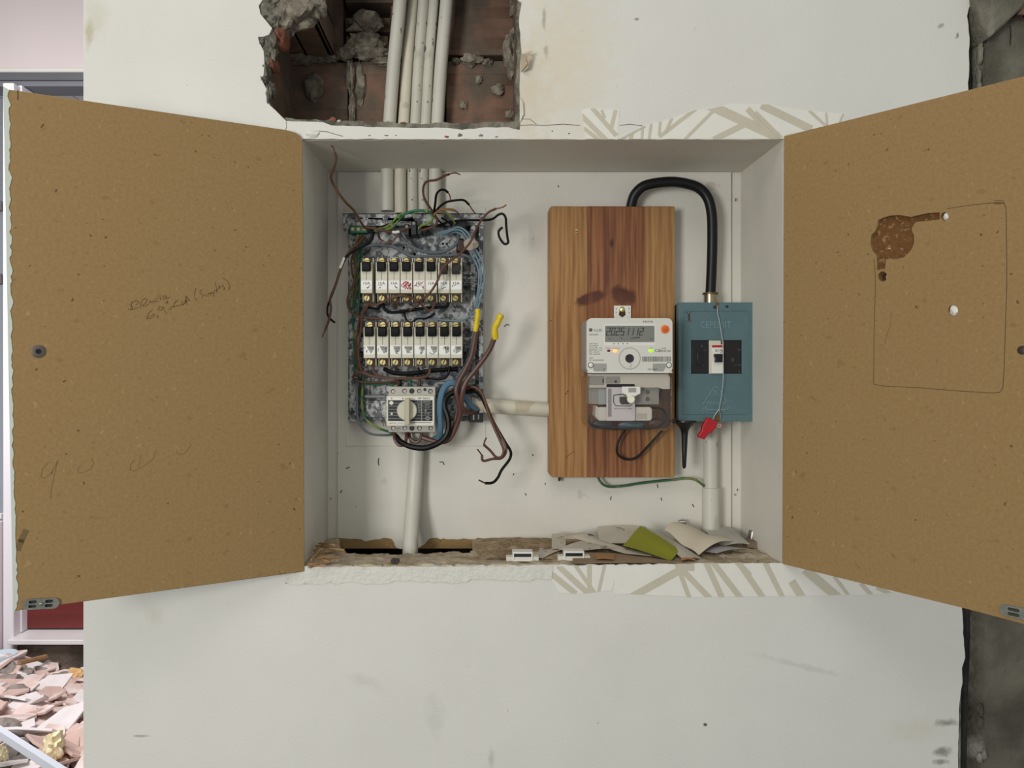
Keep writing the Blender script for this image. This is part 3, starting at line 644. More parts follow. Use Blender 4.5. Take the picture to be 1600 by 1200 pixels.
for (cx, cy, r_, sx_) in [(1477, 338, .0042, 1), (1491, 484, .0062, 1), (1387, 388, .0012, 1)]:
    u, w = RO([(cx, cy)])[0]
    MB().lump((u, .0035 if r_ > .002 else .0045, w), r_ * .9, .0035, r_, int(cx), .35, 1.5, 2).build('filler_plug', M_white, rd, off=Vector((0,0,0)), label='white filler in a drilled hole').location = (0,0,0)
rect = [[(1366,404),(1368,440),(1366,510),(1365,600),(1380,603),(1440,606),(1500,611),(1550,614),(1562,613),(1567,606),(1569,575),(1573,450),(1573,400),(1572,325),(1569,317),(1556,317)],[(1480,326),(1520,320),(1560,316),(1570,318)],[(1553,313),(1569,314)],[(1553,318),(1564,319)]]
door_strokes(MB(), rect, HR, dr_, None, .0007, -.0002, zb1).build('pencil_rectangle', M_pencil, rd, smooth=0, off=Vector((0,0,0)), flat=True).location = (0,0,0)
door_strokes(MB(), [[(1393,486),(1391,506),(1386,524),(1382,536)]], HR, dr_, None, .0006, -.0002, zb1).build('pencil_tick', mat('faint_pencil2', (126, 98, 56), .7), rd, smooth=0, off=Vector((0,0,0)), flat=True).location = (0,0,0)
u, w = RO([(1597, 547)])[0]
MB().lathe((u, 0, w), (u, -.0014, w), [(0, 0), (0, .0045), (.6, .0042), (1, 0)], 16).build('screw', mat('dull_screw2', (70, 62, 56), .4, metal=.6), rd, off=Vector((0,0,0))).location = (0,0,0)
plate(rd, HR, dr_, zb1, 1600, 961, 1562, 1650, 950, 968, -1, 'scratched zinc latch plate', .21)

# ================================================================== TORN WALLPAPER
M_wp = mat('torn_wallpaper', (226, 224, 214), .7, var=.03, vs=40, bump=.3, bs=120)
M_wps = mat('wallpaper_stripe', (196, 190, 170), .6, var=.04, vs=40)
def clip_poly(sub, cl):   # Sutherland-Hodgman, clip polygon convex & either orientation
    A = sum(cl[i][0]*cl[(i+1)%len(cl)][1] - cl[(i+1)%len(cl)][0]*cl[i][1] for i in range(len(cl)))
    if A < 0: cl = cl[::-1]
    out = sub
    for i in range(len(cl)):
        a, b = cl[i], cl[(i+1) % len(cl)]; inp = out; out = []
        if not inp: break
        side = lambda p: (b[0]-a[0])*(p[1]-a[1]) - (b[1]-a[1])*(p[0]-a[0])
        for j in range(len(inp)):
            p, q = inp[j-1], inp[j]; sp, sq = side(p), side(q)
            if (sp < 0) != (sq < 0):
                t = sp / (sp - sq); out.append((p[0]+(q[0]-p[0])*t, p[1]+(q[1]-p[1])*t))
            if sq >= 0: out.append(q)
    return out
def wallpaper(outline, stripes, yf, label, grp):
    b = MB().pprism([[(VX + p[0]*F, VY - (p[1]-CZ)*F) for p in jag(XZ(outline + outline[:1]), .0004, .006, 9)[:-1]]], yf, 0)
    c = sum(b.v, Vector()) / len(b.v); root = thing('wallpaper_remnant', label, 'wallpaper', (c.x, 0, min(v.z for v in b.v)), grp)
    b.build('paper_sheet', M_wp, root)
    m = MB()
    for s_ in stripes:
        (x0, y0, x1, y1, w) = s_; d = Vector((x1-x0, y1-y0)).normalized(); n = Vector((-d.y, d.x)) * w / 2
        quad = [(x0-n.x, y0-n.y), (x1-n.x, y1-n.y), (x1+n.x, y1+n.y), (x0+n.x, y0+n.y)]
        q = clip_poly(list(outline), quad)
        if len(q) >= 3:
            k = len(m.v); m.v += [at(p[0], p[1], yf - .00012 - .00006 * (k % 97) / 8) for p in q]; m.f.append(tuple(range(k, k + len(q))))
    m.build('stripe_print', M_wps, root, smooth=0, flat=True)
    return root
wallpaper([(909, 171), (925, 169), (968, 172), (966, 196), (965, 218), (916, 217), (912, 196)], [(908,180,950,222,8),(925,168,963,212,7),(912,200,940,222,6),(962,172,955,200,6),(940,172,945,184,4)], -.0006, 'small torn beige-striped wallpaper scrap above the recess, beside the long strip', 'torn wallpaper')
wallpaper([(965,217),(1008,196),(1040,188),(1060,182),(1085,172),(1110,170),(1140,163),(1200,163),(1250,172),(1320,178),(1318,190),(1226,212),(1225,217)],
    [(1030,214,1090,168,6),(1070,218,1120,168,5),(1108,164,1215,214,15),(1115,218,1168,192,9),(1190,164,1268,202,12),(1168,170,1218,222,9),(985,218,988,205,6),(1003,218,1004,196,4),(1014,218,1018,190,4),(1030,210,1032,186,4),(1040,206,1050,184,4),(1262,170,1290,196,4),(1291,176,1293,200,3),(1318,176,1312,192,3),(1180,175,1220,215,6),(968,218,1008,197,3)], -.0007, 'long torn beige-striped wallpaper strip above the recess reaching the right door', 'torn wallpaper')
wallpaper([(858,886),(900,884),(960,882),(962,902),(956,922),(905,928),(873,926),(862,905)], [(858,894,900,928,9),(872,884,922,930,9),(898,882,930,928,6),(921,882,921,926,7),(945,882,935,926,5)], -.0006, 'small torn beige-striped wallpaper scrap below the recess', 'torn wallpaper')
wallpaper([(960,884),(1100,880),(1222,880),(1240,884),(1330,908),(1400,924),(1380,928),(1290,930),(1180,932),(1080,933),(985,928),(960,929)],
    [(985,934,1075,884,12),(1058,882,1110,936,9),(1056,878,1078,936,7),(1064,884,1085,884,16),(1102,876,1130,938,9),(1112,876,1160,938,9),(1150,876,1172,900,9),(1155,880,1195,938,9),(1194,876,1225,938,8),(1237,908,1255,936,12),(1258,890,1312,936,14),(1303,900,1330,936,5),(1345,912,1362,930,6),(1370,918,1392,928,6)], -.0007, 'long torn beige-striped wallpaper strip below the recess under the papers', 'torn wallpaper')
# ================================================================== CONDUITS
def pipe(name, label, pts, r, m, grp, hollow=True, cat='conduit', sub=6):
    return solo(MB().tube(pts, r, 16, sub), name, m, label, cat, grp)
words5 = ['thick leftmost white conduit dropping behind the panel from the broken hole', 'yellowed white conduit, second from left in the bundle of five', 'speckled white conduit in the middle of the bundle of five', 'dark-speckled white conduit, fourth from left in the bundle of five', 'clean white conduit on the right side of the bundle of five']
tops = [(625, 0, .128, .0097), (646, 0, .152, .0091), (662, 0, .140, .0080), (678, 0, .142, .0077), (698, 0, .134, .0096)]
mids = [(608.5, 194), (631, 194), (649, 194), (665, 194), (683.5, 194)]
bots = [(605.5, 262, 330), (626, 262, 334), (645, 262, 334), (661.5, 262, 334), (680, 262, 334)]
for i in range(5):
    t, m_, b_ = tops[i], mids[i], bots[i]; yb = BACK - .0115; ym = .146 if i != 1 else .152
    up = at(t[0] + (t[0] - m_[0]) * .7, -140, t[2])
    pts = [up, at(t[0], 0, t[2]), at((t[0] + m_[0]) / 2 - 1.5, 100, (t[2] + ym) / 2), at(m_[0], 194, ym), at(b_[0], 262, yb), at(b_[0], b_[2], yb)]
    pipe('conduit', words5[i], pts, t[3], [M_pvc, M_pvc2, M_pvcs, M_pvcs, M_pvc][i], 'white conduits from the broken hole')
pipe('conduit', 'dirty white conduit from under the rotary switch down into the ledge hole', [at(651, 676, .147), at(650, 720, .147), at(646, 780, .142), at(643, 820, .128), at(640, 880, .104)], .0112, M_pvc, 'loose conduits in the recess')
ph = at(748, 633.5, .149); pe = at(880, 642, .149)
r_ = thing('conduit', 'horizontal yellowed conduit running from the panel behind the wooden board', 'conduit', ph, 'loose conduits in the recess')
MB().lathe(at(737, 632.5, .142), pe, [(0, 0), (0, .0110), (1, .0105), (1, 0)], 20).build('tube', M_pvc2, r_)
MB().lathe(at(736.6, 632.5, .142), at(745, 633, .142), [(0, .0095), (0, .0114), (1, .0114), (1, .0100)], 20).build('cut_end', M_pvc, r_, label='bright cut end')
rp = thing('conduit', 'vertical white conduit below the blue box with a wider sleeve', 'conduit', at(1110, 826, .148), 'loose conduits in the recess')
MB().tube([at(1110, 640, .150), at(1110.5, 700, .150), at(1111, 775, .150)], .0105, 16, 3).build('tube', M_pvc, rp)
MB().lathe(at(1111, 832, .147), at(1111, 762, .147), [(0, 0), (0, .0128), (1, .0126), (1, .0106)], 20).build('sleeve', M_pvc, rp)
solo(MB().box(at(1098, 0, .155).x, at(1125, 0, .155).x, .149, .1618, NB + .0, at(0, 764, .155).z), 'sleeve_filler', M_niche, 'white painted filler pad behind the lower conduit sleeve', 'filler', bev=.002)

# ================================================================== DISTRIBUTION PANEL
pn = thing('panel_chassis', 'mottled galvanised chassis plate that carries both rows of breakers', 'panel', at(650, 660, BACK - .002))
yP = hb(.012)
def phole(px, py, r): return [(px + r * math.cos(2*math.pi*i/10), py + r * math.sin(2*math.pi*i/10)) for i in range(10)]
MB().pprism([[(549, 346), (752, 346), (755, 350), (755, 658), (733, 658), (546, 660), (544, 655), (544, 349)], phole(631, 387, 1.8), phole(648, 397, 2.2), phole(692, 381, 2), phole(698, 381, 2), phole(733, 437, 3.2), phole(736, 420, 2), phole(741, 560, 2), phole(722, 392, 9), phole(716, 352, 8)], yP, yP + .0015).build('back_plate', M_galv, pn)
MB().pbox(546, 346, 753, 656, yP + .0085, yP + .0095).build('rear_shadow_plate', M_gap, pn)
# folded top flange with fixing holes
MB().pprism([[(535, 334), (756, 333), (757, 352), (545, 353), (544, 363), (537, 364)], phole(749, 339, 1.6), phole(541, 342, 1.2)], hb(.030), hb(.0285)).build('top_flange', M_galv, pn, bev=.0004)
MB().pbox(535, 333.4, 757, 334.6, hb(.030), yP).build('flange_lip', M_gap, pn)
for (x0, x1, y0, y1) in ((546, 560, 364, 659), (735, 743, 352, 600), (748, 755, 352, 650)):
    MB().pbox(x0, y0, x1, y1, hb(.028), hb(.0265)).build('side_rail', M_galv, pn, bev=.0005)
    MB().pbox(x1 - 1.2, y0, x1, y1, hb(.0265), yP).build('rail_web', M_galv, pn)
for (y0, y1) in ((424, 446), (527, 549)):
    MB().pbox(560, y0, 745, y1, hb(.026), hb(.020)).build('mounting_rail', M_steel if 0 else M_galv, pn, bev=.0006)
    for k in range(3): MB().pbox(724, y0 + 2 + k * 7, 741, y0 + 5 + k * 7, hb(.030), hb(.026)).build('rail_rib', M_galv, pn, bev=.0005)
for q_ in ((569, 617, 603, 622), (684, 596, 742, 601)): MB().pbox(*q_, hb(.030), hb(.02)).build('rail_bar', mat('dull_zinc', (120, 124, 122), .5, metal=.4, var=.2, vs=90), pn, bev=.0008)
def rrect(x0, y0, x1, y1, r, n=4):
    P = []
    for (cx, cy, a0) in ((x1 - r, y0 + r, -90), (x1 - r, y1 - r, 0), (x0 + r, y1 - r, 90), (x0 + r, y0 + r, 180)):
        for i in range(n + 1): P.append((cx + r * math.cos(R(a0 + 90 * i / n)), cy + r * math.sin(R(a0 + 90 * i / n))))
    return P
MB().pprism([rrect(571, 626, 607, 652, 5)], hb(.027), hb(.012)).build('raised_boss', M_galv, pn, bev=.0012)
MB().pprism([rrect(692, 622, 737, 650, 5)], hb(.027), hb(.012)).build('raised_boss', M_galv, pn, bev=.0012)
ft = MB().pbox(733, 645, 755, 660, hb(.034), hb(.012)).build('foot_bracket', mat('black_glossy_metal', (52, 54, 56), .25, metal=.6), pn, bev=.001)
MB().pbox(739, 646, 741, 656, hb(.0345), hb(.034)).pbox(747, 648, 748.5, 655, hb(.0345), hb(.034)).build('slot_mark', M_steel, ft)
# stamped row of marks and brackets on the flange
MB().text('QTZM', 586, 351, hb(.0302), 5, 22, .0002).build('flange_print', M_printw, pn, smooth=0, flat=True)
for (px, py) in [(571, 341), (602, 341)]: MB().pprism([rrect(px - 4, py - 4, px + 4, py + 4, 3.5)], hb(.0306), hb(.030)).build('knockout', M_galv, pn, bev=.0002)
for (px, py, w, h) in [(632, 350, 7, 18), (642, 345, 9, 22), (652, 352, 7, 14)]:
    MB().pbox(px, py, px + w, py + h, hb(.045), hb(.015)).build('terminal_bracket', mat('dark_bracket', (46, 48, 50), .4, metal=.5, var=.3, vs=90) if px == 632 else bpy.data.materials['dark_bracket'], pn, bev=.001)
    MB().cyl(at(px + w/2, py + 4, hb(.045)), at(px + w/2, py + 4, hb(.047)), .0022, n=10).build('screw', M_steel, pn)
def block(name, label, px0, py0, px1, py1, hf, hbk, m, cat, bev=.001, grp=None):
    o = thing(name, label, cat, at((px0 + px1) / 2, py1, hb(hf)), grp)
    MB().pbox(px0, py0, px1, py1, hb(hf), hb(hbk)).build('housing', m, o, bev=bev); return o
tb = block('earth_terminal', 'small green earth terminal block in the top left of the panel', 546, 353, 574, 364, .044, .030, mat('dark_green_plastic', (26, 92, 66), .45, var=.15), 'terminal')
for i in range(3): MB().cyl(at(551 + 9 * i, 358, hb(.0439)), at(551 + 9 * i, 358, hb(.0455)), .0024, n=10).build('screw', M_brass, tb)
dr2 = block('dark_connector', 'dark brown plastic connector behind the clear strap', 713, 372, 733, 394, .036, .014, mat('oxblood_plastic', (50, 22, 20), .4), 'connector', .003)
block('black_connector', 'black plastic connector block under the top flange at right', 706, 344, 729, 357, .040, .013, M_black, 'connector', .002)
cc = thing('cable_strap', 'milky clear plastic cable strap with a ring over the blue wires', 'strap', at(736, 392, hb(.05)))
M_milk = mat('milky_plastic', (186, 172, 158), .35, trans=.25)
MB().pprism([[(724, 378), (731, 372), (739, 372), (742, 379), (742, 390), (734, 392), (726, 388)]], hb(.052), hb(.046)).build('strap_body', M_milk, cc, bev=.0012)
MB().lathe(at(741.5, 382, hb(.057)), at(741.5, 382, hb(.050)), [(0, .0022), (0, .0058), (1, .0058), (1, .0022)], 18).build('ring', M_milk, cc)
MB().cyl(at(741.5, 382, hb(.054)), at(741.5, 382, hb(.050)), .0021, n=10).build('pin', M_brass, cc)

# ------------------------------------------------------------------ circuit breakers
def breaker(label, grp, x, ytop, lever_dy=0, body_top=None):
    """x: left edge px of the front; ytop: top of the upper terminal"""
    W = 18.3; hf = .066; ht = .050; yF = hb(hf); yT = hb(ht)
    t = thing('circuit_breaker', label, 'circuit breaker', at(x + W / 2, ytop + 68, hb(.05)), grp)
    s = .95
    X0, X1 = at(x, 0, yF).x, at(x + W, 0, yF).x
    def Z(py, y): return at(0, py, y).z
    m = MB()
    zT, zB = Z(ytop, yT), Z(ytop + 69, yT); zf0, zf1 = Z(ytop + 7, yF), Z(ytop + 55, yF)
    m.box(X0 + .0003, X1 - .0003, yT + .004, hb(.027), zB, zT)          # core
    m.box(X0, X1, yF, yT + .006, Z(ytop + 26, yF), Z(ytop + 19, yF) + .0) if 0 else None
    m.box(X0, X1, yF, yT + .006, zf1, Z(ytop + 19.5, yF))                # front nose below the lever
    m.box(X0, X0 + .0022, yF, yT + .006, Z(ytop + 20, yF), zf0); m.box(X1 - .0022, X1, yF, yT + .006, Z(ytop + 20, yF), zf0)
    for (za, zb_) in ((zf0, zT), (zB, zf1)):                             # terminal cheeks
        m.box(X0 + .0004, X0 + .0018, yT, yT + .006, za, zb_); m.box(X1 - .0018, X1 - .0004, yT, yT + .006, za, zb_)
    m.build('housing', M_beige, t, bev=.0004, seg=1)
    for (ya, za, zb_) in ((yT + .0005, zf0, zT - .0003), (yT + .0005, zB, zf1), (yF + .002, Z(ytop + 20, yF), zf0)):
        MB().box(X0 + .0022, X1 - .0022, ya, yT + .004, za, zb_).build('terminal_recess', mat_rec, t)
    MB().box((X0 + X1) / 2 - .0003, (X0 + X1) / 2 + .0003, yF - .0002, yF + .001, Z(ytop + 34, yF), Z(ytop + 21, yF)).build('groove', M_printg, t)
    ly = ytop + 6 + lever_dy
    l = MB(); za, zb_ = Z(ly, yF - .008), Z(ly + 14.5, yF - .008); 
    xa, xb = X0 + .0023, X1 - .0030
    k = len(l.v)
    l.v += [Vector((a_, b_, c_)) for a_ in (xa, xb) for (b_, c_) in ((yF + .002, Z(ly + 15, yF)), (yF - .0045, zb_), (yF - .0075, za - .004), (yF - .0065, za), (yF + .002, Z(ly - 0.5, yF)))]
    for i in range(5): j = (i + 1) % 5; l.f.append((k + i, k + j, k + 5 + j, k + 5 + i))
    l.f.append(tuple(range(k, k + 5))); l.f.append(tuple(range(k + 5, k + 10)))
    l.build('lever', M_lever2 if lever_dy else M_lever, t, bev=.0006, seg=1)
    for (sy, sd) in ((ytop + 4.5, 0), (ytop + 63, 1)):
        c = at(x + W / 2 + .7, sy, yT)
        sc = MB().cyl((c.x, yT - .0012, c.z), (c.x, yT + .001, c.z), .0044, .0044, n=14).build('terminal_screw', M_brass, t, bev=.0004, seg=1)
        a_ = random.uniform(0, math.pi)
        d = Vector((math.cos(a_), 0, math.sin(a_))) * .0042; n = Vector((-d.z, 0, d.x)) * .13; p = Vector((c.x, yT - .0013, c.z)); q = MB(); q.v = [p - d - n, p + d - n, p + d + n, p - d + n]; q.f = [(0, 1, 2, 3)]
        q.build('slot', M_print, sc, smooth=0, flat=True)
    return t
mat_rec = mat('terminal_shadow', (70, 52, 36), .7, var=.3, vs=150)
M_lever = mat('black_lever', (5, 5, 8), .5, spec=.2); M_lever2 = mat('brownish_lever', (36, 24, 26), .35)
up = [563.5, 587, 606.5, 625.8, 645.6, 664.4, 684.4, 703.6]; lo_ = [568, 588.7, 608.8, 627.8, 647.2, 666.4, 685.4, 704.2]
protoU = breaker('', 'upper row of circuit breakers', up[0], 403); protoL = breaker('', 'lower row of circuit breakers', up[0], 403, 4.5)
pos_word = ['leftmost', 'second from left', 'third from left', 'fourth from left', 'fourth from right', 'third from right', 'second from right', 'rightmost']
notes_u = ['white 15A sticker and a gap to its right', 'white 15A sticker, gap at its left', 'white 15A sticker with grey scrawl', 'red scribble covering its sticker', 'thin red pen strokes on its sticker', 'grey scrawl, brown wire across its foot', 'lowered dark lever crossed by a brown wire', 'lowered lever and folded sticker corner']
notes_l = ['diagonal dark corners on its sticker', 'dark upper right corner on its sticker', 'half grey silver sticker', 'silver sticker grey on its right', 'silver sticker with dark top', 'silver sticker with grey peak', 'mostly grey silver sticker', 'silver sticker with bright frame']
def scrib(m, x0, y0, x1, y1, y, n, rnd, w=.8):
    for _ in range(n):
        p = [(rnd.uniform(x0, x1), rnd.uniform(y0, y1))]
        for _ in range(3): p.append((min(x1, max(x0, p[-1][0] + rnd.uniform(-4, 4))), min(y1, max(y0, p[-1][1] + rnd.uniform(-4, 4)))))
        m.stroke(p, y, w, .0002)
for row, (xs, yt) in enumerate(((up, 403), (lo_, 504.5))):
    for i, x in enumerate(xs):
        src = protoL if (row == 0 and i >= 6) else protoU
        dlt = at(x, yt, hb(.066)) - at(up[0], 403, hb(.066))
        o = copy_tree(src, dlt)
        o['label'] = ('upper' if row == 0 else 'lower') + ' row ' + pos_word[i] + ' breaker, ' + (notes_u if row == 0 else notes_l)[i]
        o['group'] = ('upper' if row == 0 else 'lower') + ' row of circuit breakers'
        rnd = random.Random(row * 31 + i); yF = hb(.066) - .0001; a0 = yt + 35.5
        st = MB().pprism([[(x + .5, a0), (x + 17.8, a0 - .2), (x + 17.8, a0 + 12), (x + 16, a0 + 14), (x + 2, a0 + 14.2), (x + .5, a0 + 12)]], yF - .0003, yF + .0001).build('sticker', M_sticker, o)
        w = MB()
        if row == 0:
            w.text('15A', x + 4.5, a0 + 6, yF - .0004, 4, 10); scrib(w, x + 3, a0 + 7, x + 15, a0 + 13, yF - .0004, 2, rnd, .6)
            w.build('handwriting', M_print, st, smooth=0, flat=True)
            if i in (3, 4):
                w = MB(); scrib(w, x + 2, a0 + 1, x + 16, a0 + 13, yF - .0006, 12 if i == 3 else 5, rnd, 1.0 if i == 3 else .7); w.build('red_scribble', M_redink, st, smooth=0, flat=True)
        else:
            w.text('15A', x + 8, a0 + 6, yF - .0004, 4, 8); scrib(w, x + 2, a0 + 2, x + 15, a0 + 13, yF - .0004, 2, rnd, .6)
            w.build('handwriting', M_print, st, smooth=0, flat=True)
            g = MB().pprism([[(x + 4 + rnd.uniform(0, 5), a0 + .8), (x + 17, a0 + .8), (x + 16.5, a0 + 6 + rnd.uniform(0, 4)), (x + 10 + rnd.uniform(-3, 2), a0 + 13)]], yF - .00038, yF - .0003).build('silver_patch', mat_patch if 'mat_patch' in globals() else M_metergrey, st)
for pr in (protoU, protoL):
    for o in list(pr.children_recursive) + [pr]: bpy.data.objects.remove(o)

# ------------------------------------------------------------------ rotary switch
rs = thing('rotary_switch', 'grey main rotary switch with round dial and black striped face below the breakers', 'switch', at(642, 675, hb(.04)))
yB, yFs = hb(.052), hb(.064)
MB().pbox(607, 604, 680.5, 675.5, yB, hb(.027)).build('housing', M_greybody, rs, bev=.001)
MB().pbox(603.5, 618, 679, 666, yFs, yB + .001).build('front_cover', M_beige, rs, bev=.0008)
MB().pbox(606, 620.5, 677, 663.5, yFs - .0003, yFs).build('face_label', M_white, rs)
MB().pbox(606.3, 625.3, 675.8, 658, yFs - .0005, yFs).build('black_field', M_black, rs)
m = MB(); yq = yFs - .0006
for i in range(6): y_ = 630 + i * 4.75; m.stroke([(606.8, y_), (627, y_)], yq, .5); m.stroke([(647, y_), (658, y_)], yq, .35); m.stroke([(660, y_), (675, y_)], yq, .35)
m.stroke([(658.8, 625.5), (658.8, 658)], yq, .9)
for i, t_ in enumerate(['380/500V', '40 A', '0,3 A', 'I', 'IP 20']): m.text(t_, 661 if i == 0 else 664, 628.8 + i * 4.7, yq, 2.6, 12 if i == 0 else (2 if t_ == 'I' else 7))
for i, t_ in enumerate(['110', '63', '380', '500']): m.text(t_, 652.5, 628.8 + i * 4.75, yq, 2.4, 4.5)
for r_ in (3.6, 2.2): m.stroke([(668 + r_ * math.cos(k * .785) * (1 - .3 * (k == 6)), 653.5 + r_ * math.sin(k * .785) * .8) for k in range(9)], yq, .7)
m.build('white_print', M_printw, rs, smooth=0, flat=True)
m = MB(); m.text('0', 611, 624, yFs - .0004, 3, 2).text('1', 629, 624, yFs - .0004, 3, 1).text('MP 40/0,3', 653, 624, yFs - .0004, 3, 19).text('SWITCH  I. 0. 4. I', 607.5, 662.3, yFs - .0004, 2.2, 22)
m.stroke([(640, 660.5), (674, 660.5)], yFs - .0004, 1.0)
m.build('black_print', M_print, rs, smooth=0, flat=True)
dial = MB().lathe(at(636, 641.5, yFs), at(636, 641.5, yFs - .006), [(0, 0), (0, .0146), (.8, .0142), (1, .013), (1, 0)], 40).build('dial', M_beige, rs)
MB().pbox(632, 622, 640, 664.5, yFs - .015, yFs - .004).build('handle', mat('dial_handle', (182, 176, 152), .45), dial, bev=.0012)
MB().lathe(at(611.5, 629.5, yFs), at(611.5, 629.5, yFs - .001), [(0, 0), (0, .0032), (1, .0028), (1, 0)], 16).build('indicator', M_white, rs)
MB().lathe(at(612, 646.5, yFs), at(612, 646.5, yFs - .001), [(0, 0), (0, .0018), (1, .0015), (1, 0)], 12).build('indicator', M_white, rs)
for (px, py, r_, k) in [(614, 611.5, 3.6, 1), (632, 611, 3.8, 1), (643.5, 611, 4.3, 0), (655, 611, 3.6, 1), (664, 608.7, 2.6, 0), (672.5, 611.3, 3.8, 2), (614.5, 669, 3.8, 1), (623, 671, 2.6, 1), (632.5, 669, 3.6, 1), (643.5, 669, 4.3, 0), (655.5, 669, 3.8, 1), (673, 669, 3.6, 1)]:
    c = at(px, py, yB); rr_ = r_ * .0009
    h_ = MB().lathe((c.x, yB - .0002, c.z), (c.x, yB + .0002, c.z), [(0, 0), (0, rr_), (1, rr_), (1, 0)], 18).build('screw_hole', M_black, rs)
    if k: MB().lathe((c.x + .0003, yB - .0006, c.z - .0003), (c.x + .0003, yB - .0002, c.z - .0003), [(0, 0), (0, rr_ * .7), (1, rr_ * .65), (1, 0)], 12).build('screw', M_steel if k == 2 else mat_scr if 'mat_scr' in globals() else M_steel, h_)
# pencil note beside the switch
wall_note = MB().stroke([(600, 656), (598, 660), (600, 666)], BACK - .0019, .8).stroke([(603, 666), (603, 657), (606, 658), (603, 661)], BACK - .0019, .8)
wall_note.build('handwriting', M_graze, bk, smooth=0, flat=True)

# ================================================================== WIRES
def wire(name, label, pts, px_r, m, grp=None, bare=None, sleeve=None, cat='wire'):
    """pts: (px, py, height above the recess back); bare / sleeve: tuples of the same"""
    h = .05; P = []
    for p in pts:
        if len(p) > 2: h = p[2]
        P.append(at(p[0], p[1], hb(h)))
    r = px_r * .00091
    if not (bare or sleeve): return solo(MB().tube(P, r, 8, 5), name, m, label, cat, grp)
    z = min(v.z for v in P); o = thing(name, label, cat, (sum(v.x for v in P) / len(P), P[0].y, z), grp)
    MB().tube(P, r, 8, 5).build('insulation', m, o)
    if bare:
        for b_ in (bare if isinstance(bare[0], list) else [bare]):
            B = [at(p[0], p[1], hb(p[2] if len(p) > 2 else h)) for p in b_]
            MB().tube(B, r * .55, 7, 3).build('bare_end', M_copper, o)
    if sleeve:
        S_, mm, nm, rr_, lb = sleeve
        B = [at(p[0], p[1], hb(p[2])) for p in S_]
        MB().tube(B, rr_ * .00091, 12, 3, rr=lambda t: 1 + .10 * math.sin(t * 17)).build(nm, mm, o, label=lb)
    return o
G1 = 'loose wires of the old panel'
wire('stray_wire', 'brown wire rising to the upper left corner of the recess', [(523,238,.135),(525,247,.132),(522,262,.125),(517,275,.115),(521,288,.105),(530,303,.10),(540,316,.09),(552,328,.075),(562,344,.062),(570,357,.050)], 2.0, M_brown, G1, bare=[(523,238,.135),(521,231,.136),(518,228,.136)])
wire('stray_wire', 'black wire twisted down the left side of the panel', [(584,362,.050),(581,375,.058),(570,384,.062),(555,391,.065),(541,402,.07),(533,420,.075),(524,447,.08),(515,470,.08),(512,480,.078),(512,492,.078),(517,499,.078),(523,504,.08)], 1.7, M_blackw, G1)
wire('stray_wire', 'brown wire hanging lowest at the left of the panel, white-taped', [(570,370,.045),(560,380,.055),(548,390,.062),(539,404,.068),(531,424,.078),(524,446,.082),(516,466,.084),(517,482,.084),(514,500,.086),(508,516,.088)], 1.9, M_brown, G1, bare=[(508,516,.088),(503,527,.09)], sleeve=([(538,403,.071),(535,411,.073),(531,420,.077)], M_white, 'white_tape', 2.3, 'white tape sleeve'))
wire('stray_wire', 'brown wire arching up right of the five conduits', [(680,336,.05),(673,326,.06),(664,312,.07),(661,299,.075),(663,288,.08),(669,283,.082),(682,281,.085),(694,275,.09),(702,272,.095)], 1.9, M_brown, G1, bare=[(702,272,.095),(711,270,.097),(719,273,.098)])
wire('stray_wire', 'black wire making a small hook above the panel', [(678,332,.05),(680,318,.06),(682,304,.068),(688,297,.072),(695,297,.074),(700,301,.072)], 1.9, M_blackw, G1, bare=[(700,301,.072),(703,306,.07),(704,313,.068)])
wire('stray_wire', 'black wire arching low above the panel top right', [(679,333,.052),(686,324,.06),(697,316,.066),(712,313,.07),(725,313,.07),(733,320,.066)], 1.8, M_blackw, G1, bare=[(733,320,.066),(739,329,.06),(744,335,.055)])
wire('stray_wire', 'brown wire crossing the upper breakers from lower left to upper right', [(648,472,.070),(662,466,.076),(673,456,.082),(684,438,.086),(691,420,.088),(703,408,.085),(719,396,.08),(733,381,.075),(740,368,.078),(746,354,.085),(753,343,.09),(763,332,.095),(775,326,.10)], 1.9, M_brown, G1, bare=[(775,326,.10),(785,324,.102),(791,320,.104)])
wire('stray_wire', 'black wire bent into a loop right of the panel', [(660,356,.03),(685,352,.035),(705,346,.045),(730,344,.055),(757,344,.07),(770,342,.075),(778,336,.08),(785,334,.082),(790,340,.084),(791,353,.084),(793,372,.084),(794,379,.084),(788,381,.083),(781,372,.082),(779,362,.08),(785,355,.08)], 1.9, M_blackw, G1)
wire('stray_wire', 'brown jumper wire lying under the top flange', [(572,355,.05),(585,357,.054),(602,361,.054),(620,363,.05),(636,357,.045),(648,352,.04)], 2.1, M_brown, G1, sleeve=([(613,362.5,.0525),(618,363,.052),(624,362,.051)], M_white, 'white_tape', 2.3, 'white tape sleeve'))
wire('stray_wire', 'brown wire forming a low bowl under the top flange', [(590,361,.036),(593,372,.038),(602,379,.04),(612,378,.04),(620,369,.042),(625,360,.045)], 1.7, M_brown, G1)
wire('stray_wire', 'brown wire curling beside the green wires at top centre', [(658,360,.045),(672,356,.05),(681,351,.052),(683,343,.055),(680,337,.058)], 2.2, M_brown, G1)
wire('stray_wire', 'tan brown wire arching over the flange above the breakers', [(676,338,.055),(686,329,.062),(698,327,.065),(709,328,.062)], 2.0, mat('tan_wire', (136, 96, 58), .45), G1, bare=[(709,328,.062),(714,331,.06),(718,336,.055)])
wire('earth_wire', 'green wire humped over the flange at top centre', [(622,346,.05),(630,336,.055),(645,330,.06),(660,329,.062),(671,331,.06),(677,338,.055)], 2.2, M_green, G1)
wire('earth_wire', 'green and yellow wire rising left of the top centre', [(590,358,.048),(603,355,.05),(612,348,.052),(622,338,.055),(635,332,.056),(648,333,.055)], 1.9, M_gy, G1)
